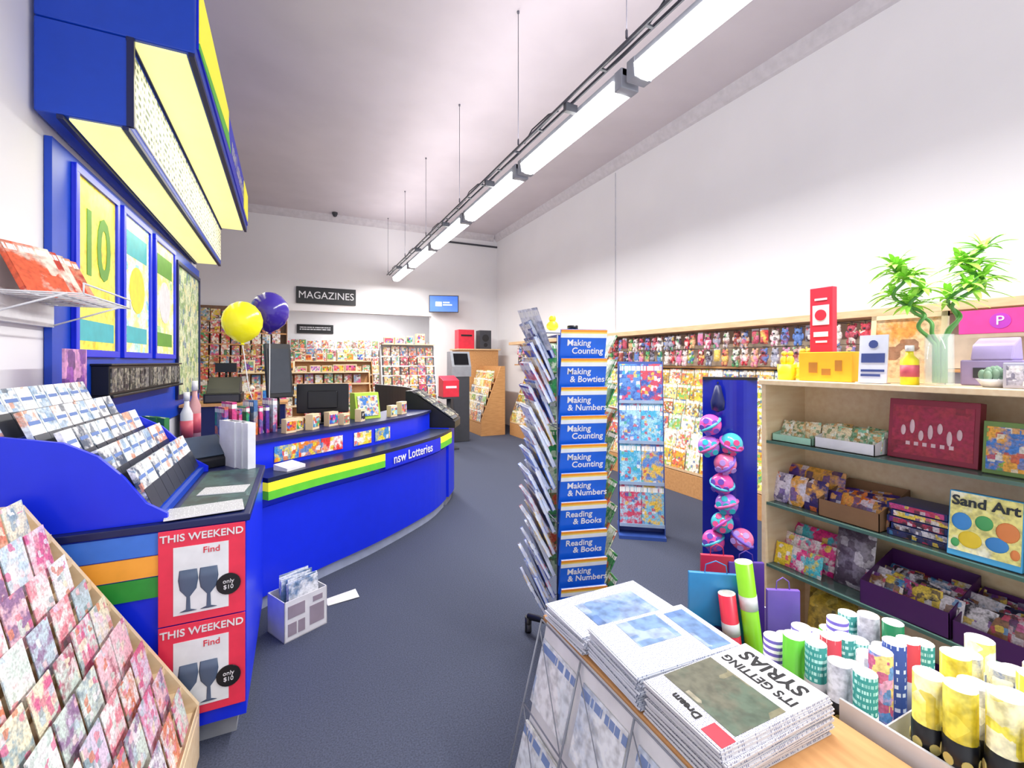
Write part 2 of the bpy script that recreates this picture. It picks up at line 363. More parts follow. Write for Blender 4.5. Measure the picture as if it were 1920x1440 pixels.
tq=M('poster_teal','#3ab0b8',.4,emit=.15); gq=M('numeral_green','#5f9a28',.5,emit=.1)
for i,(y0,y1) in enumerate([(3.84,4.52),(4.72,5.4),(5.62,6.35),(6.55,7.8)]):
    zb,zt=(1.68,2.82) if i<3 else (1.2,2.75)
    p=E('framed_poster',labs[i],'poster',(-1.3,(y0+y1)/2,zb))
    w=(y1-y0)/2;h=zt-zb
    g=G().bb((0,-w-.05,-.05),(.03,w+.05,0)).bb((0,-w-.05,h),(.03,w+.05,h+.05)).bb((0,-w-.05,0),(.03,-w,h)).bb((0,w,0),(.03,w+.05,h))
    g.obj('frame',blue if i<3 else navy,parent=p,bevel=.004)
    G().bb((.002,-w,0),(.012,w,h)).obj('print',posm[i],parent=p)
    if i==0:
        text('10',.62,gq,(.014,-.02,h*.62),(R(90),0,R(90)),p,squash=.85,bold=.012)
        G().bb((.012,-w*.9,.06),(.014,w*.9,.2)).obj('info_strip',tq,parent=p)
    elif i<3:
        G().bb((.012,-w*.8,h*.72),(.014,w*.8,h*.9)).obj('info_strip',[tq,gq,navy][i-1],parent=p)
        G().bb((.012,-w*.8,.08),(.014,w*.8,.22)).obj('info_strip',[tq,gq,navy][i-1],parent=p)
        G().cyl((.012,0,h*.48),(.015,0,h*.48),w*.6,n=24).obj('round_emblem',[yel,white,lblue][i-1],parent=p)
td=E('ticket_dispenser','dark wall dispenser with row of scratch tickets','ticket dispenser',(-1.30,4.1,1.36))
G().bb((0,0,0),(.10,2.1,.21)).bb((0,-.02,-.02),(.13,2.12,0)).bb((0,-.02,.21),(.12,2.12,.225)).obj('body',blk,parent=td,bevel=.004)
for i in range(16):
    G().bb((.10,.02+i*.13,.02),(.108,.13+i*.13,.19)).obj('ticket_window',darkpr,parent=td)
ws=E('wire_shelf','white wire shelf holding red catalogues','shelf',(-1.30,2.88,1.93))
g=G()
for k in range(9): g.cyl((0,k*.085,0),(.36,k*.085,0),.004,n=6)
for k in range(4): g.cyl((.02+k*.113,0,0),(.02+k*.113,.68,0),.005,n=6)
g.cyl((.36,0,.05),(.36,.68,.05),.005,n=6).cyl((.36,0,0),(.36,0,.05),.004,n=6).cyl((.36,.68,0),(.36,.68,.05),.004,n=6).cyl((0,0,-.12),(.3,0,0),.005,n=6).cyl((0,.68,-.12),(.3,.68,0),.005,n=6).bb((-.04,0,-.13),(.005,.68,.03))
g.obj('wire_frame',white,parent=ws)
def book_mesh(w,t,h):
    g=G(); c=.0018 if t<.02 else .0025
    g.bb((-w/2,-t/2,0),(w/2,-t/2+c,h)).bb((-w/2,t/2-c,0),(w/2,t/2,h)).bb((-w/2,-t/2,0),(-w/2+c,t/2,h))
    g.bb((-w/2+c,-t/2+c,.003),(w/2-.003,t/2-c,h-.003),1); return g
catp=Pool(lambda: book_mesh(.22,.03,.29).obj('catalogue',[cover('catalogue_cover',['#c83a28','#e8603a','#b84030'],['#e8a080','#f0e0d0'],8,mixv=.1),page],label='thick red catalogue leaning on the wire shelf',cat='catalogue',group='catalogues on the wire shelf'))
for k in range(5): catp.put(X((-1.14,3.08+k*.085,1.938),(R(-30),0,R(62))))
pp=G().bb((0,-.14,0),(.012,.14,.3)).obj('leaflet_board',[cover('purple_print',['#6a2a9a','#8a3ab0'],['#e0a0d0','#4a1a7a'],8,title=False)],loc=(-1.14,3.36,1.37),label='purple promotional board on a thin stand',cat='sign')
G().cyl((-.009,0,-.41),(-.009,0,.1),.008).bb((-.05,-.05,-.418),(.04,.05,-.41)).obj('board_stand',blk,parent=pp)

# ---------------- near counter
nc=E('service_counter','blue service counter with dark top and orange and green stripes','counter',(0,0,0))
P=[(-1.29,2.25),(-.2,2.25),(-.2,3.25),(-.66,3.74),(-.66,4.3),(-1.29,4.3)]
G().prism([(x+(.0),y) for x,y in P],2,.09,.92).obj('body',blue,parent=nc)
G().prism([(-1.29,2.29),(-.24,2.29),(-.24,3.2),(-.68,3.7),(-.68,4.3),(-1.29,4.3)],2,0,.09).obj('plinth',grey,parent=nc)
G().prism([(-1.29,2.235),(-.185,2.235),(-.185,3.24),(-.66,3.75),(-.66,4.3),(-1.29,4.3)],2,.92,.95).obj('countertop',navy,parent=nc,bevel=.004)
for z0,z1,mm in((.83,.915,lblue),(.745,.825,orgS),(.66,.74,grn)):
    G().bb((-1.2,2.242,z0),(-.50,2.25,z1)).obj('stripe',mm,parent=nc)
mt=G().bb((-.47,2.3,.951),(-.21,3.15,.957)).obj('counter_mat',cover('counter_mat_print',['#3a5a5a','#2a4448','#587a78'],['#98a8a0','#203038'],9,title=False,mixv=.3),label='dark green printed mat on the counter',cat='counter mat')
npm=lines('newsprint','#e9e9ec','#6a6c74',40,30,.6,0,1)
G().bb((-.14,-.08,0),(.14,.08,.006)).obj('leaflet',npm,loc=(-.36,2.34,.958),rot=(0,0,R(8)),label='folded printed leaflet lying on the counter mat',cat='leaflet')
G().bb((-.1,-.07,0),(.1,.07,.004)).obj('leaflet',npm,loc=(-.33,2.66,.958),rot=(0,0,R(-6)),label='small printed flyer lying on the counter mat',cat='leaflet')
T=Matrix.Translation((-.5,2.27,.951))@Matrix.Rotation(R(90),4,'Z')
bd=E('brochure_stand','stepped blue stand filled with lottery brochures','brochure stand'); bd.matrix_basis=T
g=G()
for i in range(5): g.bb((.02,i*.11,0),(.92,i*.11+.11,.03+i*.08))
g.obj('steps',blue2,parent=bd)
prof=[(-.02,0),(.6,0),(.6,.40),(.30,.34),(.2,.28),(.12,.19),(.05,.08),(-.02,.03)]
G().prism(prof,0,0,.02).obj('side_panel',blue,parent=bd); G().prism(prof,0,.92,.94).obj('side_panel',blue,parent=bd)
bp=Pool(lambda: G().bb((-.05,-.010,0),(.05,.010,.20)).bb((-.052,-.013,.0),(.052,-.0105,.10),1).bb((-.04,-.0112,.14),(.04,-.0102,.155),2).obj('brochure',[brom,M('brochure_pocket','#2a2e3a',.3),M('brochure_blue','#5a7ab8',.5)],label='white lottery brochure in dark pocket on stepped stand',cat='brochure',group='brochures on the stepped stand',bevel=.001))
for i in range(5):
    for k in range(8):
        bp.put(X((.078+k*.112,i*.11+.035,.034+i*.08),(R(-22),0,R(random.uniform(-2,2))),T))
pw=M('poster_white','#e8ecf0',.4); gim=M('glass_image','#50607a',.4)
for k,z in enumerate((.54,.155)):
    p=E('weekend_poster','red THIS WEEKEND offer poster hung on the counter end','poster',(-.352,2.235,z),(0,0,R(0)),group='red offer posters')
    G().bb((-.150,-.006,0),(.150,0,.38)).obj('board',M('poster_red','#ea3452',.4),parent=p,bevel=.002)
    G().bb((-.10,-.008,.035),(.09,-.006,.31)).obj('picture',pw,parent=p)
    text('THIS WEEKEND',.041,white,(0,-.008,.347),(R(90),0,0),p,bold=.0006)
    text('Find',.036,red,(.03,-.009,.285),(R(90),0,0),p)
    g=G()
    for sx in(-.05,.02):
        g.lathe([(.001,.0),(.03,.002),(.008,.01),(.006,.06),(.028,.09),(.034,.13),(.03,.17),(.001,.17)],(sx,-.0,.045),0,12)
    for i,v in enumerate(g.v): g.v[i]=(v[0],v[1]*.08-.0095,v[2])
    g.obj('product_image',gim,parent=p)
    G().cyl((.09,-.0085,.13),(.09,-.0125,.13),.044,n=24).obj('price_disc',blk,parent=p)
    text('only\n$10',.024,white,(.09,-.0135,.13),(R(90),0,0),p)

# ---------------- lottery counter
def cat(pts,n=5):
    out=[]
    for i in range(len(pts)-1):
        p0=pts[max(i-1,0)];p1=pts[i];p2=pts[i+1];p3=pts[min(i+2,len(pts)-1)]
        for k in range(n):
            t=k/n
            out.append(tuple(.5*((2*p1[j])+(-p0[j]+p2[j])*t+(2*p0[j]-5*p1[j]+4*p2[j]-p3[j])*t*t+(-p0[j]+3*p1[j]-3*p2[j]+p3[j])*t**3) for j in(0,1)))
    out.append(pts[-1]); return out
path=cat([(-.19,3.28),(.13,3.54),(.64,3.90),(1.22,4.42),(1.5,4.8)],6)
lc=E('lottery_counter','curved blue lottery counter with yellow and green stripe','counter')
G().band(path,.03,.66,.09,.66).band(path,.05,.66,.66,.82).obj('body',blue,parent=lc)
G().band(path,.06,.62,0,.09).obj('plinth',M('plinth_grey','#a4aec8',.5),parent=lc)
G().band(path,-.03,.22,.83,.86).obj('writing_ledge',M('ledge_dark','#1a2340',.3),parent=lc)
G().band(path,.22,.66,.82,1.04).obj('upstand',blue,parent=lc)
G().band(path,.20,.68,1.04,1.065).obj('worktop',navy,parent=lc)
WT=1.066
s1=path[0:13]; s2=path[12:20]; s3=path[19:]
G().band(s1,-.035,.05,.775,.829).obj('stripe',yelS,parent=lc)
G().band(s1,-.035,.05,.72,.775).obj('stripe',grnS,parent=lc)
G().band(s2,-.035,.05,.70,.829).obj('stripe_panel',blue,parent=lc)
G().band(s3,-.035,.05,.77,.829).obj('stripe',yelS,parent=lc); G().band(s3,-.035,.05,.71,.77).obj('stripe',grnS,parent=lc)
d=Vector((.58,.52)).normalized(); nn=Vector((d.y,-d.x)); c=Vector((.93,4.16))+nn*.052
text('nsw Lotteries',.115,white,(c.x,c.y,.765),(R(90),0,math.atan2(d.y,d.x)),lc,squash=.95,bold=.001)
O=offs(path)
for k,idx in enumerate([5,7,9,12,14]):
    p,nv=O[idx]; q=Vector(p)+Vector(nv)*.216; ang=math.atan2(-nv[0],nv[1])
    o=G().bb((-.1,-.003,0),(.1,0,.11)).obj('ticket_flyer',cover('flyer_print%d'%k,['#e83a3a','#f0d83a','#f08a2a'],['#f4f4f4','#3a8ad0'],20,title=False,mixv=.3),loc=(q.x,q.y,.89),rot=(0,0,ang),label='red and yellow lottery flyer on the counter upstand',cat='flyer',group='flyers on the lottery counter')
p2=cat([(1.55,4.86),(1.74,5.25),(1.78,5.8),(1.68,6.4),(1.5,6.95)],6)
tcx=E('ticket_display_case','curved dark scratch-ticket display case with sloped glass','display case')
G().band(p2,.03,.5,.09,.86).obj('body',blue,parent=tcx); G().band(p2,.06,.48,0,.09).obj('plinth',grey,parent=tcx)
G().sweep(p2,[(-.04,.86),(.52,.86),(.52,1.27),(.46,1.27),(-.04,.93)]).obj('case',blk,parent=tcx)
G().sweep(p2,[(-.02,.955),(.42,1.255),(.42,1.262),(-.02,.962)]).obj('glass_top',M('case_glass','#4a5058',.08,.2),parent=tcx)
O2=offs(p2)
for i in range(0,len(O2)-1):
    for r_ in range(4):
        (pa,na),(pb,nb)=O2[i],O2[i+1]; o0=.01+r_*.105;o1=o0+.075
        f=lambda o: .966+(o+.02)*(.30/.44)
        vs=[]
        for (p,nv,t) in((pa,na,.08),(pb,nb,-.08)):
            for o in(o0,o1): vs.append((p[0]+nv[0]*o,p[1]+nv[1]*o,f(o)))
        A=[Vector(v) for v in vs]
        m0=A[0].lerp(A[2],.1);m1=A[1].lerp(A[3],.1);m2=A[2].lerp(A[0],.1);m3=A[3].lerp(A[1],.1)
        up=Vector((0,0,.004))
        G().add([m0,m1,m3,m2,m0+up,m1+up,m3+up,m2+up],[(0,1,2,3),(4,5,6,7),(0,1,5,4),(1,2,6,5),(2,3,7,6),(3,0,4,7)]).obj('ticket_strip',darkpr,parent=tcx)

# ---------------- counter items
tm=E('lottery_terminal','black lottery terminal with slanted screen','terminal',(-.53,3.36,.951),(0,0,R(35)))
G().prism([(-.1,0),(.12,0),(.12,.16),(.06,.18),(-.1,.05)],0,-.12,.12).obj('body',blk,parent=tm,bevel=.005)
G().box((0,-.02,.125),(.2,.17,.006),rot=(R(40),0,0)).obj('screen',M('screen_grey','#3a4658',.2,emit=.1),parent=tm)
bip=Pool(lambda: book_mesh(.2,.045,.28).obj('ring_binder',[M('binder_white','#e8eaf2',.4),page],label='white ring binder standing on the counter',cat='binder',group='white binders on the counter'))
for k in range(3): bip.put(X((-.30-.04*k,3.22+.05*k,.951),(0,0,R(120))))
bcol=['#5a3aa0','#d84a8a','#3a9a6a','#c0c8d8','#e07a3a','#2a6ab0','#8a98a8']
bb_=Pool(lambda: book_mesh(.13,.028,.22).obj('booklet',[cover('booklet_cover',bcol,None,12),page],label='coloured booklet standing upright on the counter',cat='booklet',group='booklets on the counter'))
dP=Vector((.78,.63))
for k in range(8):
    q=Vector((-.19,3.28))+Vector((-.63,.78))*.52+dP*(.05+k*.052); bb_.put(X((q.x,q.y,WT),(0,0,R(122)),s=1+.15*math.sin(k*2)))
def bottle(name,label,loc,col,h=.25,r=.035):
    b=E(name,label,'bottle',loc)
    G().lathe([(0,0),(r,0),(r,h*.62),(r*.45,h*.75),(r*.4,h*.85),(0,h*.85)]).obj('body',col,parent=b)
    G().cyl((0,0,h*.85),(0,0,h),r*.5).obj('cap',white,parent=b)
    G().cyl((0,0,h*.2),(0,0,h*.5),r*1.02,n=16).obj('paper_label',M('label_red','#d05a6a',.5),parent=b)
bottle('spray_bottle','white and red plastic bottle on counter',(-.75,4.10,.951),white,.42,.04)
bottle('spray_bottle','tall pinkish cleaning bottle on counter',(-.72,4.22,.951),M('pinkish','#d8a0a0',.4),.50,.04)
green_fold=Pool(lambda: book_mesh(.2,.03,.28).obj('folder',[M('folder_green','#3a8a4a',.5),page],label='green folder standing at back of the counter',cat='folder',group='folders on the counter'))
for k in range(2): green_fold.put(X((-.83-.06*k,3.72+.07*k,.951),(0,0,R(125))))
def balloon(lab,loc,r,mt_,zb,base=(0,0)):
    b=E('balloon',lab,'balloon',loc)
    G().lathe([(.0,r*1.08),(r*.3,r*1.03),(r*.62,r*.84),(r*.88,r*.5),(r,r*.08),(r*.97,-r*.3),(r*.78,-r*.72),(r*.45,-r*1.02),(r*.14,-r*1.18),(r*.05,-r*1.22)],n=32).obj('skin',mt_,parent=b)
    G().lathe([(r*.05,-r*1.2),(r*.13,-r*1.3),(0,-r*1.27)],n=12).obj('knot',mt_,parent=b)
    G().tube([(0,0,-r*1.25),(base[0]*.3,base[1]*.3,(-r*1.25+zb-loc[2])/2),(base[0],base[1],zb-loc[2])],.003).obj('stick',white,parent=b)
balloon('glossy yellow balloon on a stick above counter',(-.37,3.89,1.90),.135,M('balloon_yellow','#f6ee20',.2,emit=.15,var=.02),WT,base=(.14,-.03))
balloon('glossy purple balloon on a stick above counter',(-.20,4.07,2.0),.14,M('balloon_purple','#3c2a98',.15,var=.02),WT,base=(.0,-.12))
es=E('customer_display','tall black customer display on pole','display',(-.15,4.15,WT),(0,0,R(25)))
G().cyl((0,0,0),(0,0,.3),.018).cyl((0,0,0),(0,0,.015),.08,n=20).obj('pole',blk,parent=es)
G().box((0,-.02,.46),(.2,.035,.44),rot=(R(-8),0,0)).obj('panel',blk,parent=es,bevel=.006)
G().box((0,-.042,.46),(.16,.004,.36),rot=(R(-8),0,0)).obj('screen',M('screen_slate','#3a3f48',.2),parent=es)
mo=E('monitor','black flat monitor facing staff on the counter','monitor',(.2,4.27,WT),(0,0,R(-10)))
G().cyl((0,0,0),(0,0,.012),.1,n=20).cyl((0,0,0),(0,.0,.14),.02).obj('stand',blk,parent=mo)
G().bb((-.21,-.02,.09),(.21,.02,.34)).bb((-.12,-.045,.13),(.12,-.02,.28)).obj('housing',blk,parent=mo,bevel=.008)
G().bb((-.2,.02,.1),(.2,.023,.33)).obj('screen',screenb,parent=mo)
gd=E('promotional_box','green and yellow cardboard box on the counter','box',(.58,4.47,WT),(0,0,R(20)))
G().prism([(-.07,0),(.07,0),(.07,.24),(-.02,.24)],0,-.12,.12).obj('body',M('lime','#a8c83a',.5),parent=gd)
G().box((0,-.05,.12),(.2,.006,.19),rot=(R(-12),0,0)).obj('print',colm,parent=gd)
ci=Pool(lambda: G().bb((-.05,-.03,0),(.05,.03,.12)).bb((-.045,-.033,.02),(.045,-.03,.1),1).obj('small_box',[cream,magm],label='small printed box on the counter worktop',cat='box',group='small boxes on the counter',bevel=.002))
for k,idx in enumerate([6,7,8,10,11,13,16,18]):
    p,nv=O[idx]; q=Vector(p)+Vector(nv)*(.32+.04*(k%2)); ci.put(X((q.x,q.y,WT),(0,0,R(40+10*(k%3))),s=.7+.4*random.random()))
G().prism([(-.06,0),(.06,0),(.06,.04),(-.06,.02)],0,-.08,.08).obj('receipt_tray',white,loc=(-.05,3.49,.861),rot=(0,0,R(45)),label='white plastic slip tray on counter ledge',cat='tray')
cb=E('leaflet_carton','white printed carton full of leaflets on the floor','carton',(.0,3.02,0),(0,0,R(28)))
g=G(); w,dd,h=.13,.10,.23
g.bb((-w,-dd,0),(w,dd,.005)).bb((-w,-dd,0),(w,-dd+.005,h)).bb((-w,dd-.005,0),(w,dd,h)).bb((-w,-dd,0),(-w+.005,dd,h)).bb((w-.005,-dd,0),(w,dd,h))
g.obj('box_walls',M('carton_white','#e2e0e2',.7),parent=cb)
for x0,x1,z0,z1 in((-.11,-.06,.03,.1),(-.05,-.01,.03,.1),(-.11,-.01,.13,.2),(.02,.11,.04,.15),(.04,.1,.17,.2)):
    G().bb((x0,-.1025,z0),(x1,-.10,z1)).obj('printed_mark',M('carton_ink','#9a8c98',.6),parent=cb)
lfp=Pool(lambda: G().bb((-.09,-.003,0),(.09,.003,.31)).obj('leaflet',cover('leaflet_print',['#eceef2','#dfe4ea'],['#9aa8b8','#e8ecf0','#6a8ab0'],14,title=False,mixv=.2),label='white leaflet standing in the floor carton',cat='leaflet',group='leaflets in the floor carton'))
TT=Matrix.Translation((.0,3.02,.007))@Matrix.Rotation(R(28),4,'Z')
for k in range(8): lfp.put(X((random.uniform(-.02,.02),-.07+k*.02,0),(0,R(random.uniform(-6,6)),0),TT))
G().add([(-.1,-.04,0),(.1,-.05,.004),(.1,.04,.02),(-.1,.05,.002),(-.1,-.04,.003),(.1,-.05,.007),(.1,.04,.023),(-.1,.05,.005)],[(0,1,2,3),(4,5,6,7),(0,1,5,4),(1,2,6,5),(2,3,7,6),(3,0,4,7)]).obj('loose_leaflet',offw,loc=(.27,3.25,.002),rot=(0,0,R(10)),label='white leaflet dropped on the carpet',cat='leaflet')

# back counter behind the staff area
bc_=E('back_counter','dark back counter with shelves behind the staff area','counter',(0,0,0))
G().bb((-1.25,6.6,0),(-.15,7.1,1.05)).obj('body',navy,parent=bc_); G().bb((-1.28,6.57,1.05),(-.12,7.12,1.08)).obj('worktop',wdo,parent=bc_)
cr=E('cash_register','black cash register on the back counter','cash register',(-.85,6.85,1.081))
G().bb((-.2,-.2,0),(.2,.2,.12)).prism([(-.15,.12),(.18,.12),(.18,.30),(.08,.32),(-.1,.18)],0,-.18,.18).obj('body',blk,parent=cr,bevel=.008)
G().cyl((0,.15,.3),(0,.15,.4),.015).bb((-.12,.12,.38),(.12,.16,.5)).obj('display',blk,parent=cr); G().bb((-.18,-.206,.02),(.18,-.2,.1)).obj('drawer',dgr,parent=cr)
clm=cover('stock_print',BR,BR2,16,title=False,mixv=.3)
cl=Pool(lambda: G().bb((-.08,-.07,0),(.08,.07,.2)).bb((-.07,-.073,.03),(.07,-.07,.17),1).obj('stock_box',[cream,clm],label='small printed stock carton standing among the shop stock',cat='box',group='small stock cartons',bevel=.003))
for k in range(5): cl.put(X((-.56+.1*k,6.8+.05*(k%2),1.081),(0,0,R(random.uniform(-8,8))),s=.6+.12*(k%3)))

# ---------------- racks
class Stuff:
    def __init__(s): s.g=G()
    def put(s,mat,w=.2,t=.012,h=.25):
        i0=len(s.g.v); s.g.bb((-w/2,-t/2,0),(w/2,t/2,h)); s.g.xf(mat,i0)
def rack(label,T,L,tiers,z0,dz,dy,depth,top,wm,sm,maker,mw,gap,tilt,skip=.03,sides=(1,1),yoff=.02,smin=.94,lift=.06):
    r=E('magazine_rack',label,'rack'); r.matrix_basis=T
    G().bb((.02,.0,0),(L-.02,depth,z0-.02)).obj('base',wm,parent=r,bevel=.003)
    G().bb((.02,depth-.02,z0-.02),(L-.02,depth,top)).obj('back_panel',wm,parent=r)
    pr=[(0,0),(depth,0),(depth,top),(max(tiers*dy+.02,depth-.1),top),(-.0,z0+lift)]
    if sides[0]: G().prism(pr,0,0,.02).obj('side_panel',wm,parent=r)
    if sides[1]: G().prism(pr,0,L-.02,L).obj('side_panel',wm,parent=r)
    for i in range(tiers):
        z=z0+i*dz;y=i*dy
        G().bb((.02,y+.003,z-.01),(L-.02,min(y+.10,depth-.02),z)).bb((.02,y,z-.01),(L-.02,y+.004,z+.02)).obj('shelf',sm,parent=r)
        x=.04+mw/2
        while x<L-.02-mw/2:
            if random.random()>skip:
                mm=X((x,y+yoff,z+.001),(R(-tilt),0,0),T,random.uniform(smin,1))
                if isinstance(maker,Stuff):
                    maker.put(mm,mw,.012,min(dz+.03,.27))
                    if random.random()<.4: maker.put(X((x+random.uniform(-.05,.05),y+yoff-.012,z+.001),(R(-tilt),0,0),T,1),mw*.5,.008,dz*.55)
                else: maker.put(mm)
            x+=mw+gap
    return r
wmag=Pool(lambda: book_mesh(.21,.012,.28).obj('magazine',[magw,page],label='colourful magazine facing out on the sloped wall rack',cat='magazine',group='magazines on the wall racks'))
for k in range(3):
    T=Matrix.Translation((4.2,9.0-k*2.02,0))@Matrix.Rotation(R(-90),4,'Z')
    rack('beech wall rack with sloped tiers of magazines',T,2.0,6,.28,.19,.075,.56,1.5,wdo,wd,wmag,.21,.006,8,.0)
T=Matrix.Translation((3.55,10.3,0))@Matrix.Rotation(R(-90),4,'Z')
rack('beech rack of cards standing out from the wall',T,1.25,6,.28,.17,.06,.56,1.5,wdo,wdo,wmag,.21,.01,8,.0)
cardp=Pool(lambda: G().bb((-.065,-.0015,0),(.065,-.0003,.18)).bb((-.065,.0003,0),(.065,.0015,.18)).bb((-.065,-.0015,0),(-.0635,.0015,.18)).obj('greeting_card',[cardm],label='pink and white greeting card in the tiered rack',cat='greeting card',group='greeting cards in the tiered rack'))
T=Matrix.Translation((-.36,1.0,0))@Matrix.Rotation(R(90),4,'Z')
rack('pale wood tiered rack of greeting cards beside the counter',T,1.2,9,.2,.095,.055,.62,1.09,wdl,wdl,cardp,.13,.006,12,0,smin=.85,lift=.02)
ST=Stuff()
T=Matrix.Translation((-2.9,10.45,0))
rack('tall brown shelving of magazines at the back wall',T,2.7,10,.3,.235,.04,.55,2.75,wood('brown_wood','#7a5a44','#8a6a50'),wdo,ST,.17,.012,6,.04,smin=.8)
T=Matrix.Translation((-.18,10.2,0))
rack('low wooden shelving of magazines near back opening',T,1.7,6,.3,.2,.06,.5,1.6,wdo,wdl,ST,.17,.01,6,.03,smin=.8)
T=Matrix.Translation((-.4,13.3,0))
rack('long white shelving of magazines in the rear room',T,4.4,8,.3,.235,.04,.55,2.25,white,white,ST,.18,.012,6,.04,smin=.8)
T=Matrix.Translation((1.55,9.3,0))
rack('free-standing white shelving unit with magazines',T,1.15,8,.3,.2,.05,.5,1.95,white,white,ST,.17,.01,6,.03,smin=.8)
T=Matrix.Translation((-.9,8.3,0))
rack('low island shelving of books behind the counter',T,2.1,6,.3,.18,.06,.45,1.4,wdo,wdl,ST,.15,.01,6,.03,smin=.8)
ST.g.obj('magazines_and_books',[backm],kind='stuff',label='dense rows of small colourful magazines and books on distant shelving',cat='magazines')
bx=Pool(lambda: G().bb((-.14,-.1,0),(.14,.1,.2)).bb((-.12,-.104,.03),(.12,-.1,.17),1).obj('stock_carton',[cream,clm],label='printed stock carton on top of shelving',cat='box',group='stock cartons on the shelving tops',bevel=.004))
def topshelf(x0,x1,y,z,step):
    G().bb((x0,y-.12,z-.015),(x1,y+.12,z)).obj('shelf_board',wdl,label='pale wooden top board of shelving',cat='shelf')
    x=x0+.15
    while x<x1-.12:
        r_=random.random()
        if r_<.5: bx.put(X((x,y,z+.001),(0,0,R(random.uniform(-12,12))),s=random.uniform(.5,.75)))
        else: cl.put(X((x,y,z+.001),(0,0,R(random.uniform(-12,12))),s=random.uniform(.7,1.15)))
        x+=step
topshelf(-.15,1.5,10.6,1.616,.21); topshelf(-.88,1.18,8.63,1.416,.2); topshelf(1.57,2.68,9.68,1.966,.22)
toyp=Pool(lambda: G().sph((0,0,.07),(.06,.05,.07)).sph((0,0,.17),(.05,.045,.045)).sph((-.04,0,.21),(.018,.012,.02)).sph((.04,0,.21),(.018,.012,.02)).sph((-.06,-.02,.09),(.018,.02,.045)).sph((.06,-.02,.09),(.018,.02,.045)).sph((-.03,-.06,.03),(.025,.04,.025)).sph((.03,-.06,.03),(.025,.04,.025)).obj('sitting_plush_toy',[toym],label='small sitting plush toy beside the cash register',cat='soft toy',group='sitting plush toys on the back counter'))
for k in range(3): toyp.put(X((-.56+k*.15,7.02,1.081),(0,0,R(random.uniform(-30,30))),s=.9))
def sign(w,h,loc,lab,fs):
    s=E('shop_sign',lab,'sign',loc)
    G().bb((-w/2,0,-h/2),(w/2,.04,h/2)).obj('board',blk,parent=s,bevel=.004)
    if fs: text('MAGAZINES',fs,white,(0,-.003,0),(R(90),0,0),s,ext=.003,squash=.95)
    else: G().bb((-w*.42,-.004,-h*.22),(w*.42,0,h*.22)).obj('lettering_strip',lines('sign_strip','#14151b','#d8d8dc',26,1.99,.56,0,2),parent=s)
sign(1.25,.37,(.595,11.055,3.08),'black MAGAZINES sign with white capitals',.225)
sign(.95,.25,(.45,13.95,2.52),'small black lettered sign in the rear room',0)
tv=E('wall_television','blue wall-mounted television screen on bracket','television',(3.25,10.8,3.02),(0,0,R(-18)))
G().bb((-.36,0,-.21),(.36,.05,.21)).obj('housing',blk,parent=tv,bevel=.006); G().bb((-.34,-.004,-.19),(.34,.001,.19)).obj('screen',M('tv_blue','#2a6ad8',.3,emit=.5),parent=tv)
G().bb((-.2,-.008,-.06),(-.05,-.004,.05)).bb((-.02,-.008,-.04),(.2,-.004,-.01)).bb((-.02,-.008,.02),(.14,-.004,.05)).obj('screen_graphic',M('tv_white','#e8f0ff',.4,emit=.5),parent=tv)
G().cyl((0,.05,0),(.08,.3,.1),.02).obj('bracket',blk,parent=tv)

fc=E('end_cabinet','orange-beech shelf cabinet at the end of the aisle','cabinet',(0,0,0))
G().bb((3.5,10.32,0),(4.5,10.36,1.88)).bb((3.5,10.36,0),(3.54,10.9,1.88)).bb((4.46,10.36,0),(4.5,10.9,1.88)).bb((3.54,10.86,0),(4.46,10.9,1.88)).obj('body',wdo,parent=fc); G().bb((3.45,10.28,1.88),(4.55,10.95,1.91)).obj('top_panel',wd,parent=fc)
g=G(); g.bb((-.2,-.15,0),(.2,.15,.46)).bb((-.14,-.16,.30),(.14,-.15,.34),1); g.obj('red_box',[red,blk],loc=(3.68,10.5,1.911),label='bright red box on top of the wooden cabinet',cat='box',bevel=.01)
G().bb((-.15,-.14,0),(.15,.14,.46)).cyl((0,-.145,.27),(0,-.14,.27),.09,1,n=20).cyl((0,-.145,.1),(0,-.14,.1),.05,1,n=20).obj('loudspeaker',[dgr,blk],loc=(4.2,10.55,1.911),label='dark grey loudspeaker on wooden cabinet',cat='speaker',bevel=.008)
rb=E('collection_box_stand','red collection box on a slim dark stand','box',(2.5,8.0,0))
G().bb((-.15,-.15,0),(.15,.15,.03)).cyl((0,0,.03),(0,0,.95),.04).bb((-.16,-.16,.93),(.16,.16,.96)).obj('stand',dgr,parent=rb)
G().bb((-.15,-.15,.96),(.15,.15,1.2)).prism([(-.15,1.2),(.15,1.2),(.15,1.34),(-.15,1.26)],0,-.15,.15).obj('body',red,parent=rb,bevel=.006); G().bb((-.1,-.156,1.12),(.1,-.15,1.16)).obj('slot',white,parent=rb)
kk=E('photo_kiosk','grey printing kiosk on dark pedestal','kiosk',(2.95,8.75,0))
G().bb((-.17,-.16,0),(.17,.16,1.3)).obj('pedestal',dgr,parent=kk,bevel=.01); G().prism([(-.17,1.3),(.17,1.3),(.17,1.80),(-.05,1.80),(-.17,1.5)],0,-.2,.2).obj('head',grey,parent=kk); G().box((0,-.12,1.65),(.3,.01,.24),rot=(R(-22),0,0)).obj('screen',screenb,parent=kk)

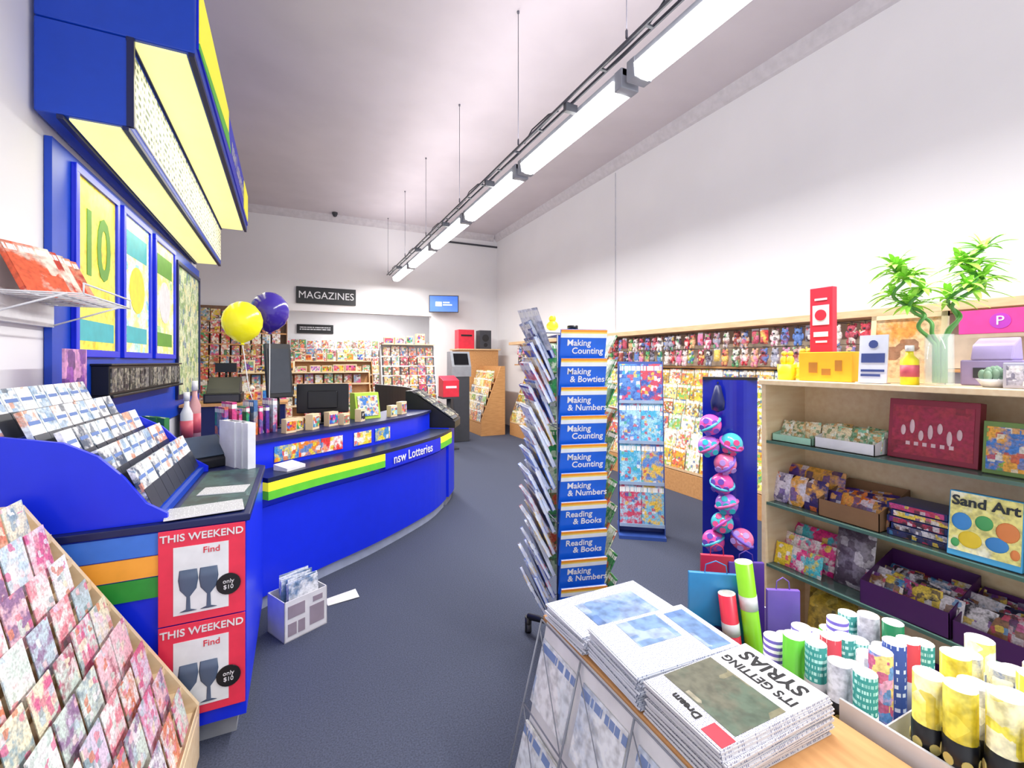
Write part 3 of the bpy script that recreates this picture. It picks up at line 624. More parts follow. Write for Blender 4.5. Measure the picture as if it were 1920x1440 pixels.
# ---------------- right wall upper
G().bb((4.74,1.0,1.545),(4.79,9.6,1.98)).obj('pegboard',M('pegboard_cream','#d8c8b0',.7),label='cream pegboard strip along the wall',cat='pegboard')
G().bb((4.45,1.0,1.985),(4.79,9.6,2.05)).obj('header_shelf',wd,label='long beech shelf header above the pegboard',cat='shelf',bevel=.004)
G().bb((4.6,1.0,1.515),(4.79,9.6,1.54)).obj('ledge_shelf',wdo,label='narrow beech ledge above magazine racks',cat='shelf',bevel=.004)
def plush():
    g=G().sph((0,0,-.14),(.045,.035,.055)).sph((0,0,-.065),(.04,.035,.038)).sph((-.03,0,-.03),(.014,.01,.018)).sph((.03,0,-.03),(.014,.01,.018))
    for s in(-1,1): g.sph((s*.045,-.005,-.12),(.014,.014,.035)).sph((s*.025,-.015,-.195),(.018,.02,.03))
    g.sph((0,-.032,-.072),(.014,.01,.01),1,8,5).cyl((0,0,-.03),(0,0,.0),.003,1,6).cyl((0,-.03,0),(0,.18,0),.003,1,6)
    return g.obj('plush_toy',[toym,dgr],label='small hanging plush toy on a peg hook',cat='soft toy',group='plush toys on the pegboard')
def pouch():
    g=G().pillow(.09,.16,.05,0,(0,0,-.18)).bb((-.045,-.002,-.03),(.045,.002,0),1).cyl((0,-.03,-.01),(0,.18,-.01),.003,1,6)
    return g.obj('hanging_packet',[toym,white],label='coloured toy packet hanging on a peg hook',cat='toy packet',group='toy packets on the pegboard')
pl=Pool(plush); po=Pool(pouch)
y=2.3
while y<9.3:
    for z in (1.96,1.76):
        (pl if random.random()<.75 else po).put(X((4.55+random.uniform(-.03,.02),y+random.uniform(-.015,.015),z),(0,0,R(-90+random.uniform(-15,15))),s=random.uniform(.85,1.0)))
    y+=.12
ph=E('pink_header','bright pink header sign on the wall shelf','sign',(4.42,1.2,1.80))
G().bb((0,-.5,0),(.02,.42,.17)).obj('board',pink,parent=ph,bevel=.003)
G().cyl((-.004,.2,.085),(0,.2,.085),.055,n=20).obj('logo_disc',M('violet','#b83ab8',.4),parent=ph)
G().bb((.02,.38,.1),(.33,.40,.14)).bb((.02,-.46,.1),(.33,-.44,.14)).obj('bracket',pink,parent=ph)
text('P',.09,white,(-.006,.2,.085),(R(90),0,R(-90)),ph)

# ---------------- spinner
sT=Matrix.Translation((1.385,2.14,0))@Matrix.Rotation(R(-14),4,'Z')
sp=E('spinner_rack','tall revolving wire rack packed with books and magazines','display rack'); sp.matrix_basis=sT
G().cyl((0,0,.1),(0,0,1.78),.018).cyl((0,0,1.78),(0,0,1.80),.03).obj('pole',blk,parent=sp)
g=G()
for k in range(4):
    a_=R(45+90*k); e=(math.cos(a_)*.29,math.sin(a_)*.29)
    g.cyl((0,0,.12),(e[0],e[1],.09),.018); g.cyl((e[0],e[1],.0),(e[0],e[1],.09),.02)
g.cyl((0,0,.08),(0,0,.16),.06)
g.obj('base',blk,parent=sp)
for k in range(4):
    a_=R(45+90*k); e=(math.cos(a_)*.29,math.sin(a_)*.29)
    G().cyl((e[0]-.012,e[1],.028),(e[0]+.012,e[1],.028),.0275,n=16).obj('caster_wheel',dgr,parent=sp)
g=G()
for x in(-.125,.125):
    for y_ in(-.12,.12): g.cyl((x,y_,.25),(x,y_,1.74),.004,n=6)
for z in(.25,.75,1.25,1.74):
    for a_,b_ in(((-.125,-.12),(.125,-.12)),((.125,-.12),(.125,.12)),((.125,.12),(-.125,.12)),((-.125,.12),(-.125,-.12))):
        g.cyl((a_[0],a_[1],z),(b_[0],b_[1],z),.003,n=6)
    g.cyl((-.125,0,z),(.125,0,z),.004,n=6).cyl((0,-.12,z),(0,.12,z),.004,n=6)
g.obj('wire_frame',chrome,parent=sp)
G().bb((-.12,-.118,.25),(.12,-.112,1.74)).obj('back_card',M('card_blue','#2a58b0',.5),parent=sp)
bkb=M('book_blue','#1560d4',.35,emit=.05); bwh=M('book_white','#e4ecf6',.4); byl=M('book_yellow','#f0d060',.4)
def sbook(l1,l2):
    def f():
        o=E('story_book','blue childrens book with orange and white top band','book',group='blue books on the spinner front')
        book_mesh(.25,.014,.20).obj('book_block',[bkb,page],parent=o)
        G().bb((-.125,-.0085,.188),(.125,-.007,.20)).obj('cover_band',org,parent=o)
        G().bb((-.125,-.0085,.180),(.125,-.007,.188)).obj('cover_band',byl,parent=o)
        G().bb((-.125,-.0085,.158),(.125,-.007,.180)).obj('cover_band',bwh,parent=o)
        text(l1,.046,white,(-.025,-.0085,.130),(R(90),0,0),o,ext=.0008,bold=.0006)
        text(l2,.046,white,(.025,-.0085,.088),(R(90),0,0),o,ext=.0008,bold=.0006)
        return o
    return Pool(f)
sbs=[sbook('Making','& Bowties'),sbook('Making','& Numbers'),sbook('Reading','& Books'),sbook('Making','Counting')]
for i in range(10): sbs[[0,1,2,2,1,3,3,1,0,3][i]].put(X((0,-.135,.24+i*.148),(R(14),0,0),sT))
smc=cover('spinner_magazine_cover',['#2a4ac0','#7aa0e8','#e8ecf8','#d84a5a','#2a3c80','#5a8ae8','#d8e4f8'],['#f0f0f8','#e8c04a','#3050b8','#b8d0f4'],18,mixv=.3)
pgb=M('page_blue_white','#d4dcf0',.8)
smag=Pool(lambda: book_mesh(.25,.02,.26).obj('magazine',[smc,pgb],label='magazine leaning out of the spinner pocket',cat='magazine',group='magazines on the spinner side'))
for i in range(13):
    smag.put(X((-.140,random.uniform(-.006,.006),.24+i*.115),(R(24),0,R(-90)),sT,random.uniform(.95,1)))
    smag.put(X((-.167,random.uniform(-.03,.01),.235+i*.115),(R(28),0,R(-90)),sT,random.uniform(.86,.93)))
gmag=Pool(lambda: book_mesh(.2,.01,.17).obj('picture_book',[cover('green_book_cover',['#2f8a4a','#58a868','#1f6a3a','#c8d8b8'],['#e8ecd0','#3a9a58','#d85a3a'],22,mixv=.25),page],label='green picture book in the spinner side pocket',cat='book',group='green books on the spinner side'))
for i in range(11): gmag.put(X((.145,0,.26+i*.133),(R(26),0,R(90)),sT))
for i in range(8): gmag.put(X((0,.135,.35+i*.17),(R(12),0,R(180)),sT))
tk=G().pillow(.22,.28,.012).obj('magazine',[cover('cat_mag',['#d8dce8','#b0b8d0'],['#f0f0f4','#8a90a8'],9),page],label='large grey magazine on top of the spinner side',cat='magazine'); tk.matrix_basis=X((-.19,-.05,1.66),(R(24),0,R(-70)),sT,.85)
yp=G().sph((0,0,.03),(.035,.03,.03)).sph((0,0,.07),.02).obj('duck_ornament',[yel],loc=(1.29,2.20,1.77),label='small yellow ornament on top of the spinner',cat='ornament')
G().bb((-.08,-.05,-.01),(.08,.05,0)).obj('tray',white,parent=yp)

# ---------------- stand behind spinner
mT=Matrix.Translation((2.85,3.25,0))@Matrix.Rotation(R(-36),4,'Z')
ms=E('magazine_stand','narrow free-standing stand of childrens magazines','display rack'); ms.matrix_basis=mT
g=G().bb((-.205,-.10,.0),(.205,.3,.03))
for x in(-.203,.203): g.prism([(-.03,.03),(.06,.03),(.22,1.60),(.15,1.60)],0,x-.004,x+.004)
g.prism([(.05,.03),(.06,.03),(.22,1.60),(.21,1.60)],0,-.2,.2); g.obj('frame',M('frame_blue','#34509a',.4),parent=ms)
shs=M('shelf_silver','#9ab0cc',.4)
for i in range(4): G().bb((-.197,-.05+i*.04,.1+i*.37),(.197,.05+i*.04,.112+i*.37)).bb((-.197,-.055+i*.04,.1+i*.37),(.197,-.05+i*.04,.13+i*.37)).obj('shelf',shs,parent=ms)
pm=Pool(lambda: book_mesh(.194,.02,.355).obj('magazine',[pubm,page],label='childrens magazine on the narrow stand',cat='magazine',group='magazines on the narrow stand'))
for i in range(4):
    for x in(-.098,.098): pm.put(X((x,-.02+i*.04,.114+i*.37),(R(-5),0,0),mT))
# ---------------- blue display with balls
bT=Matrix.Translation((2.98,2.42,0))@Matrix.Rotation(R(-50),4,'Z')
bc=E('toy_hanging_stand','glossy dark blue stand with hanging pink toys','display stand'); bc.matrix_basis=bT
n=16; prf=[(-.19+.38*i/n, .03-.05*math.sin(math.pi*i/n)) for i in range(n+1)]
G().prism(prf+[(.19,.10),(-.19,.10)],2,.03,1.46).obj('blue_panel',M('panel_blue_gloss','#0f1c96',.15),parent=bc)
G().bb((-.2,-.12,0),(.2,.2,.03)).bb((-.19,.0,1.46),(.19,.10,1.48)).cyl((-.08,.0,1.44),(-.08,-.12,1.44),.006,n=6).obj('metal_frame',blk,parent=bc)
G().lathe([(0,1.22),(.045,1.24),(.05,1.30),(.035,1.36),(.02,1.42),(0,1.43)],(-.08,-.11,0)).obj('dark_bag',navy,parent=bc)
bcols=[('#f05ab0','#5ac8e0','#7a5ac8'),('#b878e0','#f06ab0','#3ac0d0'),('#4ac0d0','#c85ac8','#f05a98'),('#f878a8','#8a6ae0','#c0a0f0')]
def ball(ci_):
    a0,b0,c0=bcols[ci_]
    def f():
        o=E('play_ball','pink and purple toy ball in clear hanging pack','toy ball',group='pink toy balls on the hanging stand')
        G().sph((0,0,0),.088,n=22,k=14).obj('shell',M('ball_a%d'%ci_,a0,.2),parent=o)
        g=G()
        for k in range(5):
            an=R(72*k+10); g.cyl((.055*math.cos(an),-.060,.055*math.sin(an)),(.06*math.cos(an),-.071,.06*math.sin(an)),.024,n=12)
        g.cyl((0,-.08,0),(0,-.091,0),.028,n=16); g.obj('face_disc',M('ball_c%d'%ci_,c0,.3),parent=o)
        g=G(); g.tube([(.089*math.cos(R(t)),.089*math.sin(R(t)),0) for t in range(0,361,18)],.012); g.obj('band',M('ball_b%d'%ci_,b0,.3),parent=o)
        return o
    return Pool(f)
ba=[ball(i) for i in range(4)]
for i,(x,z) in enumerate([(-.13,1.13),(-.14,.97),(.01,1.0),(-.03,.85),(-.05,.70),(-.02,.555),(-.05,.41),(.08,.31),(-.11,.27)]):
    ba[i%4].put(X((x,-.15,z),(R(random.uniform(-30,30)),R(random.uniform(-40,40)),R(random.uniform(-20,20))),bT,.88))

# ---------------- gondola
gT=Matrix.Translation((2.2,1.59,0))@Matrix.Rotation(R(-90),4,'Z')
go=E('shelving_unit','pale maple shelving unit with glass shelves','shelving unit'); go.matrix_basis=gT
Lg=1.45; Dg=.34
G().bb((0,0,0),(.022,Dg,1.48)).obj('side_panel',wdl,parent=go); G().bb((Lg-.022,0,0),(Lg,Dg,1.48)).obj('side_panel',wdl,parent=go)
G().bb((.022,Dg-.015,0),(Lg-.022,Dg,1.48)).obj('back_panel',wdl,parent=go)
G().bb((-.01,-.012,1.48),(Lg+.01,Dg+.01,1.505)).obj('top_panel',wdl,parent=go,bevel=.003)
G().bb((.022,0,0),(Lg-.022,Dg-.015,.15)).obj('base',wdl,parent=go)
SZ=[1.19,.87,.55]
gsm=M('shelf_glass_dark','#5f7a76',.1,0,0,.05,12,.75); gse=M('glass_edge','#4a6a60',.2)
for z in SZ:
    G().bb((.024,.01,z-.01),(Lg-.024,Dg-.017,z)).obj('glass_shelf',gsm,parent=go)
    G().bb((.024,.004,z-.012),(Lg-.024,.010,z+.002)).obj('shelf_edge',gse,parent=go)
def carton(name,lab,cat_,x,y,z,sx,sy,sz,bm,pm_,rz=0,tilt=0):
    o=E(name,lab,cat_); o.matrix_basis=X((x,y,z+.001),(R(tilt),0,R(rz)),gT)
    G().bb((-sx/2,-sy/2,0),(sx/2,sy/2,sz)).obj('body',bm,parent=o,bevel=.002)
    G().bb((-sx*.45,-sy/2-.002,sz*.08),(sx*.45,-sy/2,sz*.9)).obj('printed_panel',pm_,parent=o)
    return o
def tray(name,lab,x,y,z,sx,sy,h,bm,pk,n,ps,rows=2,rz=0):
    o=E(name,lab,'tray'); t=X((x,y,z+.001),(0,0,R(rz)),gT); o.matrix_basis=t
    g=G().bb((-sx/2,-sy/2,0),(sx/2,sy/2,.003)).bb((-sx/2,-sy/2,0),(sx/2,-sy/2+.003,h)).bb((-sx/2,sy/2-.003,0),(sx/2,sy/2,h*1.9)).prism([(-sy/2,0),(sy/2,0),(sy/2,h*1.9),(-sy/2,h)],0,-sx/2,-sx/2+.003).prism([(-sy/2,0),(sy/2,0),(sy/2,h*1.9),(-sy/2,h)],0,sx/2-.003,sx/2)
    g.obj('tray_walls',bm,parent=o)
    for r_ in range(rows):
        for k in range(n):
            xx=-sx/2+(k+.5)*sx/n; yy=-sy/2+.02+(r_+.5)*(sy-.04)/rows
            pk.put(X((xx,yy,.006),(R(-18+random.uniform(-6,6)),R(random.uniform(-8,8)),R(random.uniform(-6,6))),t,ps*random.uniform(.9,1.05)))
    return o
def packpool(nm,lab,m,grp): return Pool(lambda: G().pillow(.075,.1,.022).obj(nm,[m],label=lab,cat='packet',group=grp))
pkG=packpool('sweet_packet','small green and cream packet in shelf tray',cover('green_cream_print',['#8ac8a8','#e8d8b0','#d8a86a','#f0f0e0','#6a8a5a'],None,50,title=False),'packets on the upper glass shelf')
pkO=packpool('toy_packet','orange and purple toy packet on the glass shelf',orpm,'packets on the middle glass shelf')
pkP=packpool('toy_packet','purple and black toy packet in shelf tray',packm,'packets on the lower glass shelf')
pkK=packpool('toy_packet','pink and yellow toy packet on the lower shelf',pinkm,'pink packets on the lower shelf')
cdb=M('cardboard','#8a6648',.8); mint=M('mint_card','#a8d8c0',.5); vio=M('violet_card','#4a1a5a',.4)
tray('display_tray','mint green tray of sweet packets',.13,.13,SZ[0],.2,.18,.035,mint,pkG,3,1.0)
tray('display_tray','white tray of assorted packets',.37,.14,SZ[0],.25,.2,.05,white,pkG,4,1.0,3)
gbx=carton('game_box','burgundy boxed game with white lettering','game box',.655,.13,SZ[0],.29,.05,.25,M('burgundy','#8a1838',.35),cover('burgundy_print',['#a01c44','#84142e'],['#a8283e','#b83a58','#701028'],16,title=False,mixv=.2),rz=0,tilt=-6)
g=G()
for k in range(7): g.sph((-.09+k*.03,-.029,.12+.02*math.sin(k*2.1)),(.009,.002,.022+.008*(k%2)),0,10,6)
for k in range(6): g.bb((-.08+k*.028,-.0285,.06),(-.066+k*.028,-.027,.075))
g.obj('white_lettering',M('cream_ink','#d8b8c0',.5),parent=gbx)
carton('craft_box','green and yellow boxed craft kit','craft box',.92,.10,SZ[0],.2,.05,.19,M('olive_box','#6a8a4a',.5),colm,tilt=-6)
carton('craft_box','colourful boxed craft kit','craft box',1.13,.10,SZ[0],.18,.05,.2,M('orange_box','#c87a3a',.5),colm,tilt=-6)
for k in range(2):
    for j in range(3): pkO.put(X((.065+j*.078,.07+k*.11,SZ[1]+.002),(R(-12),0,0),gT,1.5+.35*k))
tray('cardboard_tray','brown cardboard display tray of toys',.39,.16,SZ[1],.25,.25,.08,cdb,pkO,4,1.15,3)
for k in range(5):
    carton('flat_box','dark blue flat boxed puzzle','puzzle box',.63+.015*(k%2),.14,SZ[1]+.028*k,.2,.16,.026,M('puzzle_blue%d'%k,'#1c2c6a',.4),packm)
sa=E('sand_art_kit','yellow and blue Sand Art craft kit box leaning forward','craft kit'); sa.matrix_basis=X((.838,.045,SZ[1]+.003),(R(-8),0,R(3)),gT)
G().bb((-.098,-.02,0),(.098,.02,.24)).obj('body',M('kit_blue','#48a8dc',.4),parent=sa,bevel=.003)
G().bb((-.094,-.022,.022),(.094,-.02,.236)).obj('printed_panel',cover('kit_print',['#f4ec90','#f6f0b0'],['#f0e070','#f8f6dc','#f0e880'],14,title=False,mixv=.15),parent=sa)
kc=['#3a8ad0','#4aa860','#e88a4a','#f0d030']
kcm=[M('kit_shape_%d'%i,kc[i],.4) for i in range(4)]
g=G()
for k,(x_,z_,rx,rz_) in enumerate([(-.06,.13,.028,.032),(.0,.14,.024,.026),(.06,.125,.03,.034),(-.035,.07,.032,.03),(.035,.075,.03,.026),(-.075,.05,.012,.016),(.08,.055,.012,.018)]): g.sph((x_,-.023,z_),(rx,.003,rz_),k%4,16,10)
g.obj('printed_figures',kcm,parent=sa)
text('Sand Art',.05,M('kit_ink','#202a30',.5),(0,-.025,.204),(R(90),0,0),sa,bold=.0012)
carton('craft_box','dark boxed toy set','craft box',1.16,.14,SZ[1],.22,.06,.2,navy,packm,tilt=-6)
for k in range(3):
    for j in range(3): pkK.put(X((.07+j*.075,.06+k*.08,SZ[2]+.002),(R(-14),0,R(random.uniform(-8,8))),gT,1.1+.35*k))
bgx=G().pillow(.16,.26,.07).obj('silver_bag',[cover('silver_bag_print',['#8a8090','#b8b0b8'],['#5a4a5a','#d8d0d8'],20,title=False)],label='grey silver printed bag on lower shelf',cat='bag'); bgx.matrix_basis=X((.365,.12,SZ[2]+.002),(R(-10),0,0),gT)
tray('display_tray','dark purple tray packed with toys',.60,.15,SZ[2],.3,.26,.10,vio,pkP,5,1.35,4)
tray('display_tray','purple tray of chocolate-coloured packets',.89,.15,SZ[2],.26,.26,.08,vio,pkP,4,1.4,3)
tray('display_tray','purple tray of small boxed toys',1.16,.15,SZ[2],.25,.26,.07,vio,pkP,4,1.2,3)
ybg=G().pillow(.22,.3,.14).obj('yellow_bag',[cover('yellow_bag_print',['#c8a83a','#e8c850'],['#7a6a2a','#d8c060'],14,title=False)],label='yellow printed gift bag on the base shelf',cat='bag'); ybg.matrix_basis=X((.25,.14,.152),(R(-8),0,0),gT)
tray('display_tray','purple tray on the base shelf',.7,.15,.151,.3,.26,.08,vio,pkP,4,1.2,2)

ZT=1.506
def gx(x,y,z=ZT,r=(0,0,0),s=1): return X((x,y,z),r,gT,s)
yb=E('yellow_gift_box','yellow printed gift box on the shelving top','box'); yb.matrix_basis=gx(.27,.12)
G().bb((-.12,-.05,0),(.12,.05,.14)).obj('body',M('gift_yellow','#f4bc28',.4),parent=yb,bevel=.003); G().bb((-.07,-.052,.04),(-.03,-.05,.09)).bb((-.01,-.052,.03),(.03,-.05,.06)).bb((.05,-.052,.05),(.08,-.05,.10)).obj('printed_panel',M('gift_print','#b87a2a',.5),parent=yb)
rs=E('red_advert_stand','tall red card advert standing behind yellow box','advert'); rs.matrix_basis=gx(.18,.22)
G().bb((-.055,-.02,0),(.055,.02,.47)).obj('body',red,parent=rs,bevel=.003)
G().bb((-.04,-.022,.28),(.04,-.02,.38)).obj('white_panel',white,parent=rs)
G().cyl((0,-.024,.33),(0,-.022,.33),.028,n=20).obj('round_logo',red,parent=rs)
G().bb((-.03,-.022,.405),(.03,-.02,.415)).bb((-.035,-.022,.22),(.035,-.02,.245)).bb((-.025,-.022,.19),(.03,-.02,.20)).obj('white_print',white,parent=rs)
mg=E('yellow_mug','yellow ceramic mug holding small figures','mug'); mg.matrix_basis=gx(.07,.10)
G().lathe([(0,.0),(.04,0),(.045,.08),(.04,.08),(.035,.01),(0,.01)],n=20).obj('cup',yel,parent=mg)
G().tube([(.043,0,.065),(.07,0,.06),(.075,0,.035),(.06,0,.018),(.042,0,.015)],.006).obj('handle',yel,parent=mg)
gfm=M('gold_figure','#e8c83a',.4)
for x in(-.015,.018): G().sph((x,0,.1),(.018,.018,.028)).sph((x,0,.135),.014).obj('figure',gfm,parent=mg)
mg2=dup(mg,gx(.08,.24,s=1.1))
fr=E('framed_picture','cream framed scenic print leaning on shelving top','picture'); fr.matrix_basis=gx(.55,.15,ZT+.002,(R(-6),0,0))
w,h=.135,.30
G().bb((-w,0,0),(w,.015,.02)).bb((-w,0,h-.02),(w,.015,h)).bb((-w,0,0),(-w+.02,.015,h)).bb((w-.02,0,0),(w,.015,h)).obj('frame',cream,parent=fr)
G().bb((-w+.02,.004,.02),(w-.02,.012,h-.02)).obj('print',cover('scenic_print',['#e8dcc8','#e8c8a0'],['#8a5a4a','#e89a4a','#6a7ab0'],12,title=False,mixv=.25),parent=fr)
sg=E('price_notice','small white printed notice in acrylic holder','notice'); sg.matrix_basis=gx(.48,.05,ZT,(R(-4),0,R(-2)))
G().bb((-.055,0,0),(.055,.006,.21)).bb((-.055,-.02,0),(.055,.03,.004)).obj('sheet',M('notice_white','#d8dcec',.4),parent=sg)
G().bb((-.045,-.002,.09),(.045,0,.13)).bb((-.045,-.002,.05),(.045,0,.06)).bb((-.045,-.002,.03),(.03,0,.04)).cyl((0,-.002,.17),(0,0,.17),.018).obj('print',M('notice_blue','#3a4a8a',.5),parent=sg)
bottle('glue_bottle','small yellow bottle on the shelving top',(2.26,.98,ZT),yel,.16,.03)
bm_=E('lucky_bamboo','curly lucky bamboo with bright leaves in glass vase','plant',(2.27,.89,ZT),(0,0,R(-38)))
G().lathe([(0,0),(.04,0),(.045,.01),(.043,.2),(.04,.2),(.04,.012),(0,.012)],n=24).obj('vase',glass,parent=bm_)
stem=M('bamboo_stem','#5a9a4a',.4,scale=30); leaf=M('bamboo_leaf','#9ad84e',.5,emit=.08)
def curl(x0,ph,h,lean):
    pts=[]
    for i in range(60):
        t=i/59; z=.01+h*t
        amp=.032*min(1,max(0,(t-.42)*6)); th=ph+t*19
        pts.append((x0+lean*max(0,t-.35)**.8*1.2+amp*math.cos(th),amp*.8*math.sin(th),z))
    return pts
stg=[(-.015,0.5,.44,-.17),(.01,2.2,.47,.11),(.02,4.0,.51,.15),(-.005,3,.46,-.13)]
for k,(x0,ph_,h_,ln) in enumerate(stg):
    pts=curl(x0,ph_,h_,ln); G().tube(pts,.008,n=8,r1=.006).obj('stem',stem,parent=bm_)
    g=G(); rr=random.Random(k)
    for c_ in range(4):
        i0=[59,54,47,41][c_]; base=Vector(pts[i0])
        for j in range(20):
            an=rr.uniform(0,2*math.pi); el=rr.uniform(.0,1.35); Ln=rr.uniform(.07,.125)
            dr=Vector((math.cos(an)*math.cos(el),math.sin(an)*math.cos(el),math.sin(el)))
            sd=dr.cross(Vector((0,0,1))).normalized()*.010
            vs=[]
            for q in range(6):
                t=q/5; wq=math.sin(math.pi*min(1,t*.9+.1))**.7*(1-t*.15) if q<5 else .02
                p=base+dr*Ln*t+Vector((0,0,-.05*t*t)); vs+=[p-sd*wq,p+Vector((0,0,.002)),p+sd*wq]
            fs=[]
            for q in range(5):
                b=q*3; fs+=[(b,b+1,b+4,b+3),(b+1,b+2,b+5,b+4)]
            g.add(vs,fs,0,True)
    g.obj('foliage',leaf,parent=bm_)
sc=E('succulent_dish','small succulent in pale dish','plant'); sc.matrix_basis=gx(.84,.12)
G().lathe([(0,0),(.03,0),(.05,.03),(.045,.03),(.03,.012),(0,.012)]).obj('dish',white,parent=sc)
g=G()
for i in range(16):
    an=i*2.4; rr_=.006+.0022*i; g.sph((rr_*math.cos(an),rr_*math.sin(an),.04+.02*(1-i/16)),(.012,.007,.02),0,8,6)
g.obj('rosette',M('succulent_green','#8aa890',.5),parent=sc)
tp=E('tape_dispenser','violet and grey tape machine on the shelving top','machine'); tp.matrix_basis=gx(.80,.26)
G().bb((-.09,-.05,0),(.09,.05,.1)).prism([(-.05,.1),(.05,.1),(.03,.19),(-.03,.16)],0,-.06,.06).obj('body',M('lilac_machine','#a898c8',.4),parent=tp,bevel=.006); G().bb((-.05,-.052,.03),(.05,-.05,.07)).obj('panel',dgr,parent=tp)
gb=E('grey_gift_box','grey and white printed box on the shelving top','box'); gb.matrix_basis=gx(.97,.12)
G().bb((-.09,-.06,0),(.09,.06,.09)).obj('body',M('grey_box','#b8b8cc',.5),parent=gb,bevel=.003); G().bb((-.08,-.062,.01),(.08,-.06,.08)).obj('printed_panel',cover('grey_print',['#c8c8d8','#a0a0b8'],['#6a6a88','#f0f0f4'],30,title=False),parent=gb)

# ---------------- newspaper stand
ns=E('newspaper_stand','beech newspaper table with sloped wire pockets','newspaper stand')
G().bb((.85,.42,.60),(1.33,1.52,.63)).obj('table_top',wdo,parent=ns,bevel=.004)
G().bb((.95,.46,0),(1.3,1.48,.60)).obj('body',wd,parent=ns)
g=G()
def SX(z): return .838-(.62-z)*.27
for k in range(5):
    y=.46+k*.262; g.cyl((SX(.62),y,.62),(SX(.05),y,.05),.004,n=6)
for z in(.62,.33,.07): g.cyl((SX(z),.44,z),(SX(z),1.51,z),.003,n=6)
for k in range(4):
    y=.46+k*.262
    for z in (.07,.33): g.cyl((SX(z),y,z),(SX(z+.26),y+.262,z+.26),.002,n=5)
g.obj('wire_pocket',M('wire_grey','#8a8e9a',.4),parent=ns)
G().prism([(.85,.62),(.95,.60),(.95,.0),(.715,.0)],1,.45,1.49).obj('sloped_panel',white,parent=ns)
def paper(w,d_): 
    g=G(); g.bb((-w/2,-d_/2,0),(w/2,d_/2,.0036)).bb((-w/2+.002,-d_/2+.002,.0036),(w/2-.003,d_/2-.001,.0075),0); 
    n=6; vs=[]
    for i in range(n+1):
        a_=math.pi*i/n; vs+=[(-w/2-.0037*math.sin(a_),-d_/2,.00375-.00375*math.cos(a_)),(-w/2-.0037*math.sin(a_),d_/2,.00375-.00375*math.cos(a_))]
    g.add(vs,[(2*i,2*i+1,2*i+3,2*i+2) for i in range(n)],0,True)
    return g
np1=lines('newspaper_print','#d4d4da','#8486a0',60,66,.5,1,0); np2=lines('newspaper_print_blue','#d4d8e4','#8890ac',50,54,.48,1,0)
photo=cover('news_photo',['#787860','#686858','#8a8468'],['#3c3c38','#586858','#b8b098'],9,title=False,mixv=.3)
photob=cover('news_photo_blue',['#7a9ac8','#8aa0c8','#5a7ab0'],['#a8b8d8','#6a8ab8'],7,title=False,mixv=.2)
def stack(cx,cy,w,d_,n,pm_,lab,rz=0,z=.631):
    P_=Pool(lambda: paper(w,d_).obj('newspaper',[pm_],label=lab,cat='newspaper',group='newspapers on the stand'))
    last=None
    for i in range(n):
        last=P_.put(X((cx+random.uniform(-.006,.006),cy+random.uniform(-.006,.006),z+i*.0080),(0,0,R(rz+random.uniform(-1.5,1.5)))))
    return last
t1=stack(1.06,.835,.40,.25,12,np1,'folded tabloid newspaper with large black headline')
t2=stack(1.055,1.10,.39,.255,12,np2,'folded broadsheet newspaper with blue photograph',-3)
t3=stack(1.06,1.37,.42,.24,7,np2,'folded newspaper at the end of the stand',2)
blkink=M('ink','#17171c',.7)
G().bb((-.135,-.11,0),(.045,.12,.0008)).obj('photograph',photo,loc=(0,0,.0078),parent=t1)
G().bb((.05,-.122,0),(.197,.122,.0006)).obj('headline_panel',M('headline_white','#dedee4',.7),loc=(0,0,.0078),parent=t1)
text("IT'S GETTING",.043,blkink,(.088,0,.009),(0,0,R(90)),t1,ext=.0004,bold=.0012,squash=.84)
text("SYRIAS",.068,blkink,(.15,.0,.009),(0,0,R(90)),t1,ext=.0004,bold=.0018,squash=.9)
G().bb((-.19,-.12,0),(-.145,-.06,.001)).obj('red_logo',red,loc=(0,0,.0078),parent=t1)
text("Dream",.032,blkink,(-.165,.01,.009),(0,0,R(90)),t1,ext=.0004,bold=.0008)
G().bb((-.10,-.02,0),(.06,.11,.0008)).obj('photograph',photob,loc=(0,0,.0078),parent=t2)
G().bb((.09,-.11,0),(.17,.10,.0008)).obj('photograph',photob,loc=(0,0,.0078),parent=t2)
G().bb((-.12,-.1,0),(.14,.06,.0008)).obj('photograph',photob,loc=(0,0,.0078),parent=t3)
lp=Pool(lambda: book_mesh(.22,.01,.22).obj('catalogue',[cover('pocket_cover',['#e0e6f0','#f0f4fa','#e4ecf4','#d0dcec'],['#f4f4f8','#98b0d8','#c8d4e8','#f0f2f6'],9,mixv=.15,titlecol='#8098c8'),page],label='pale catalogue behind wires of sloped pocket',cat='catalogue',group='catalogues in the newspaper stand pockets'))
for z in(.07,.35):
    for k in range(4):
        y=.59+k*.262; lp.put(X((SX(z)+.016,y,z),(R(-15.1),0,R(-90))))

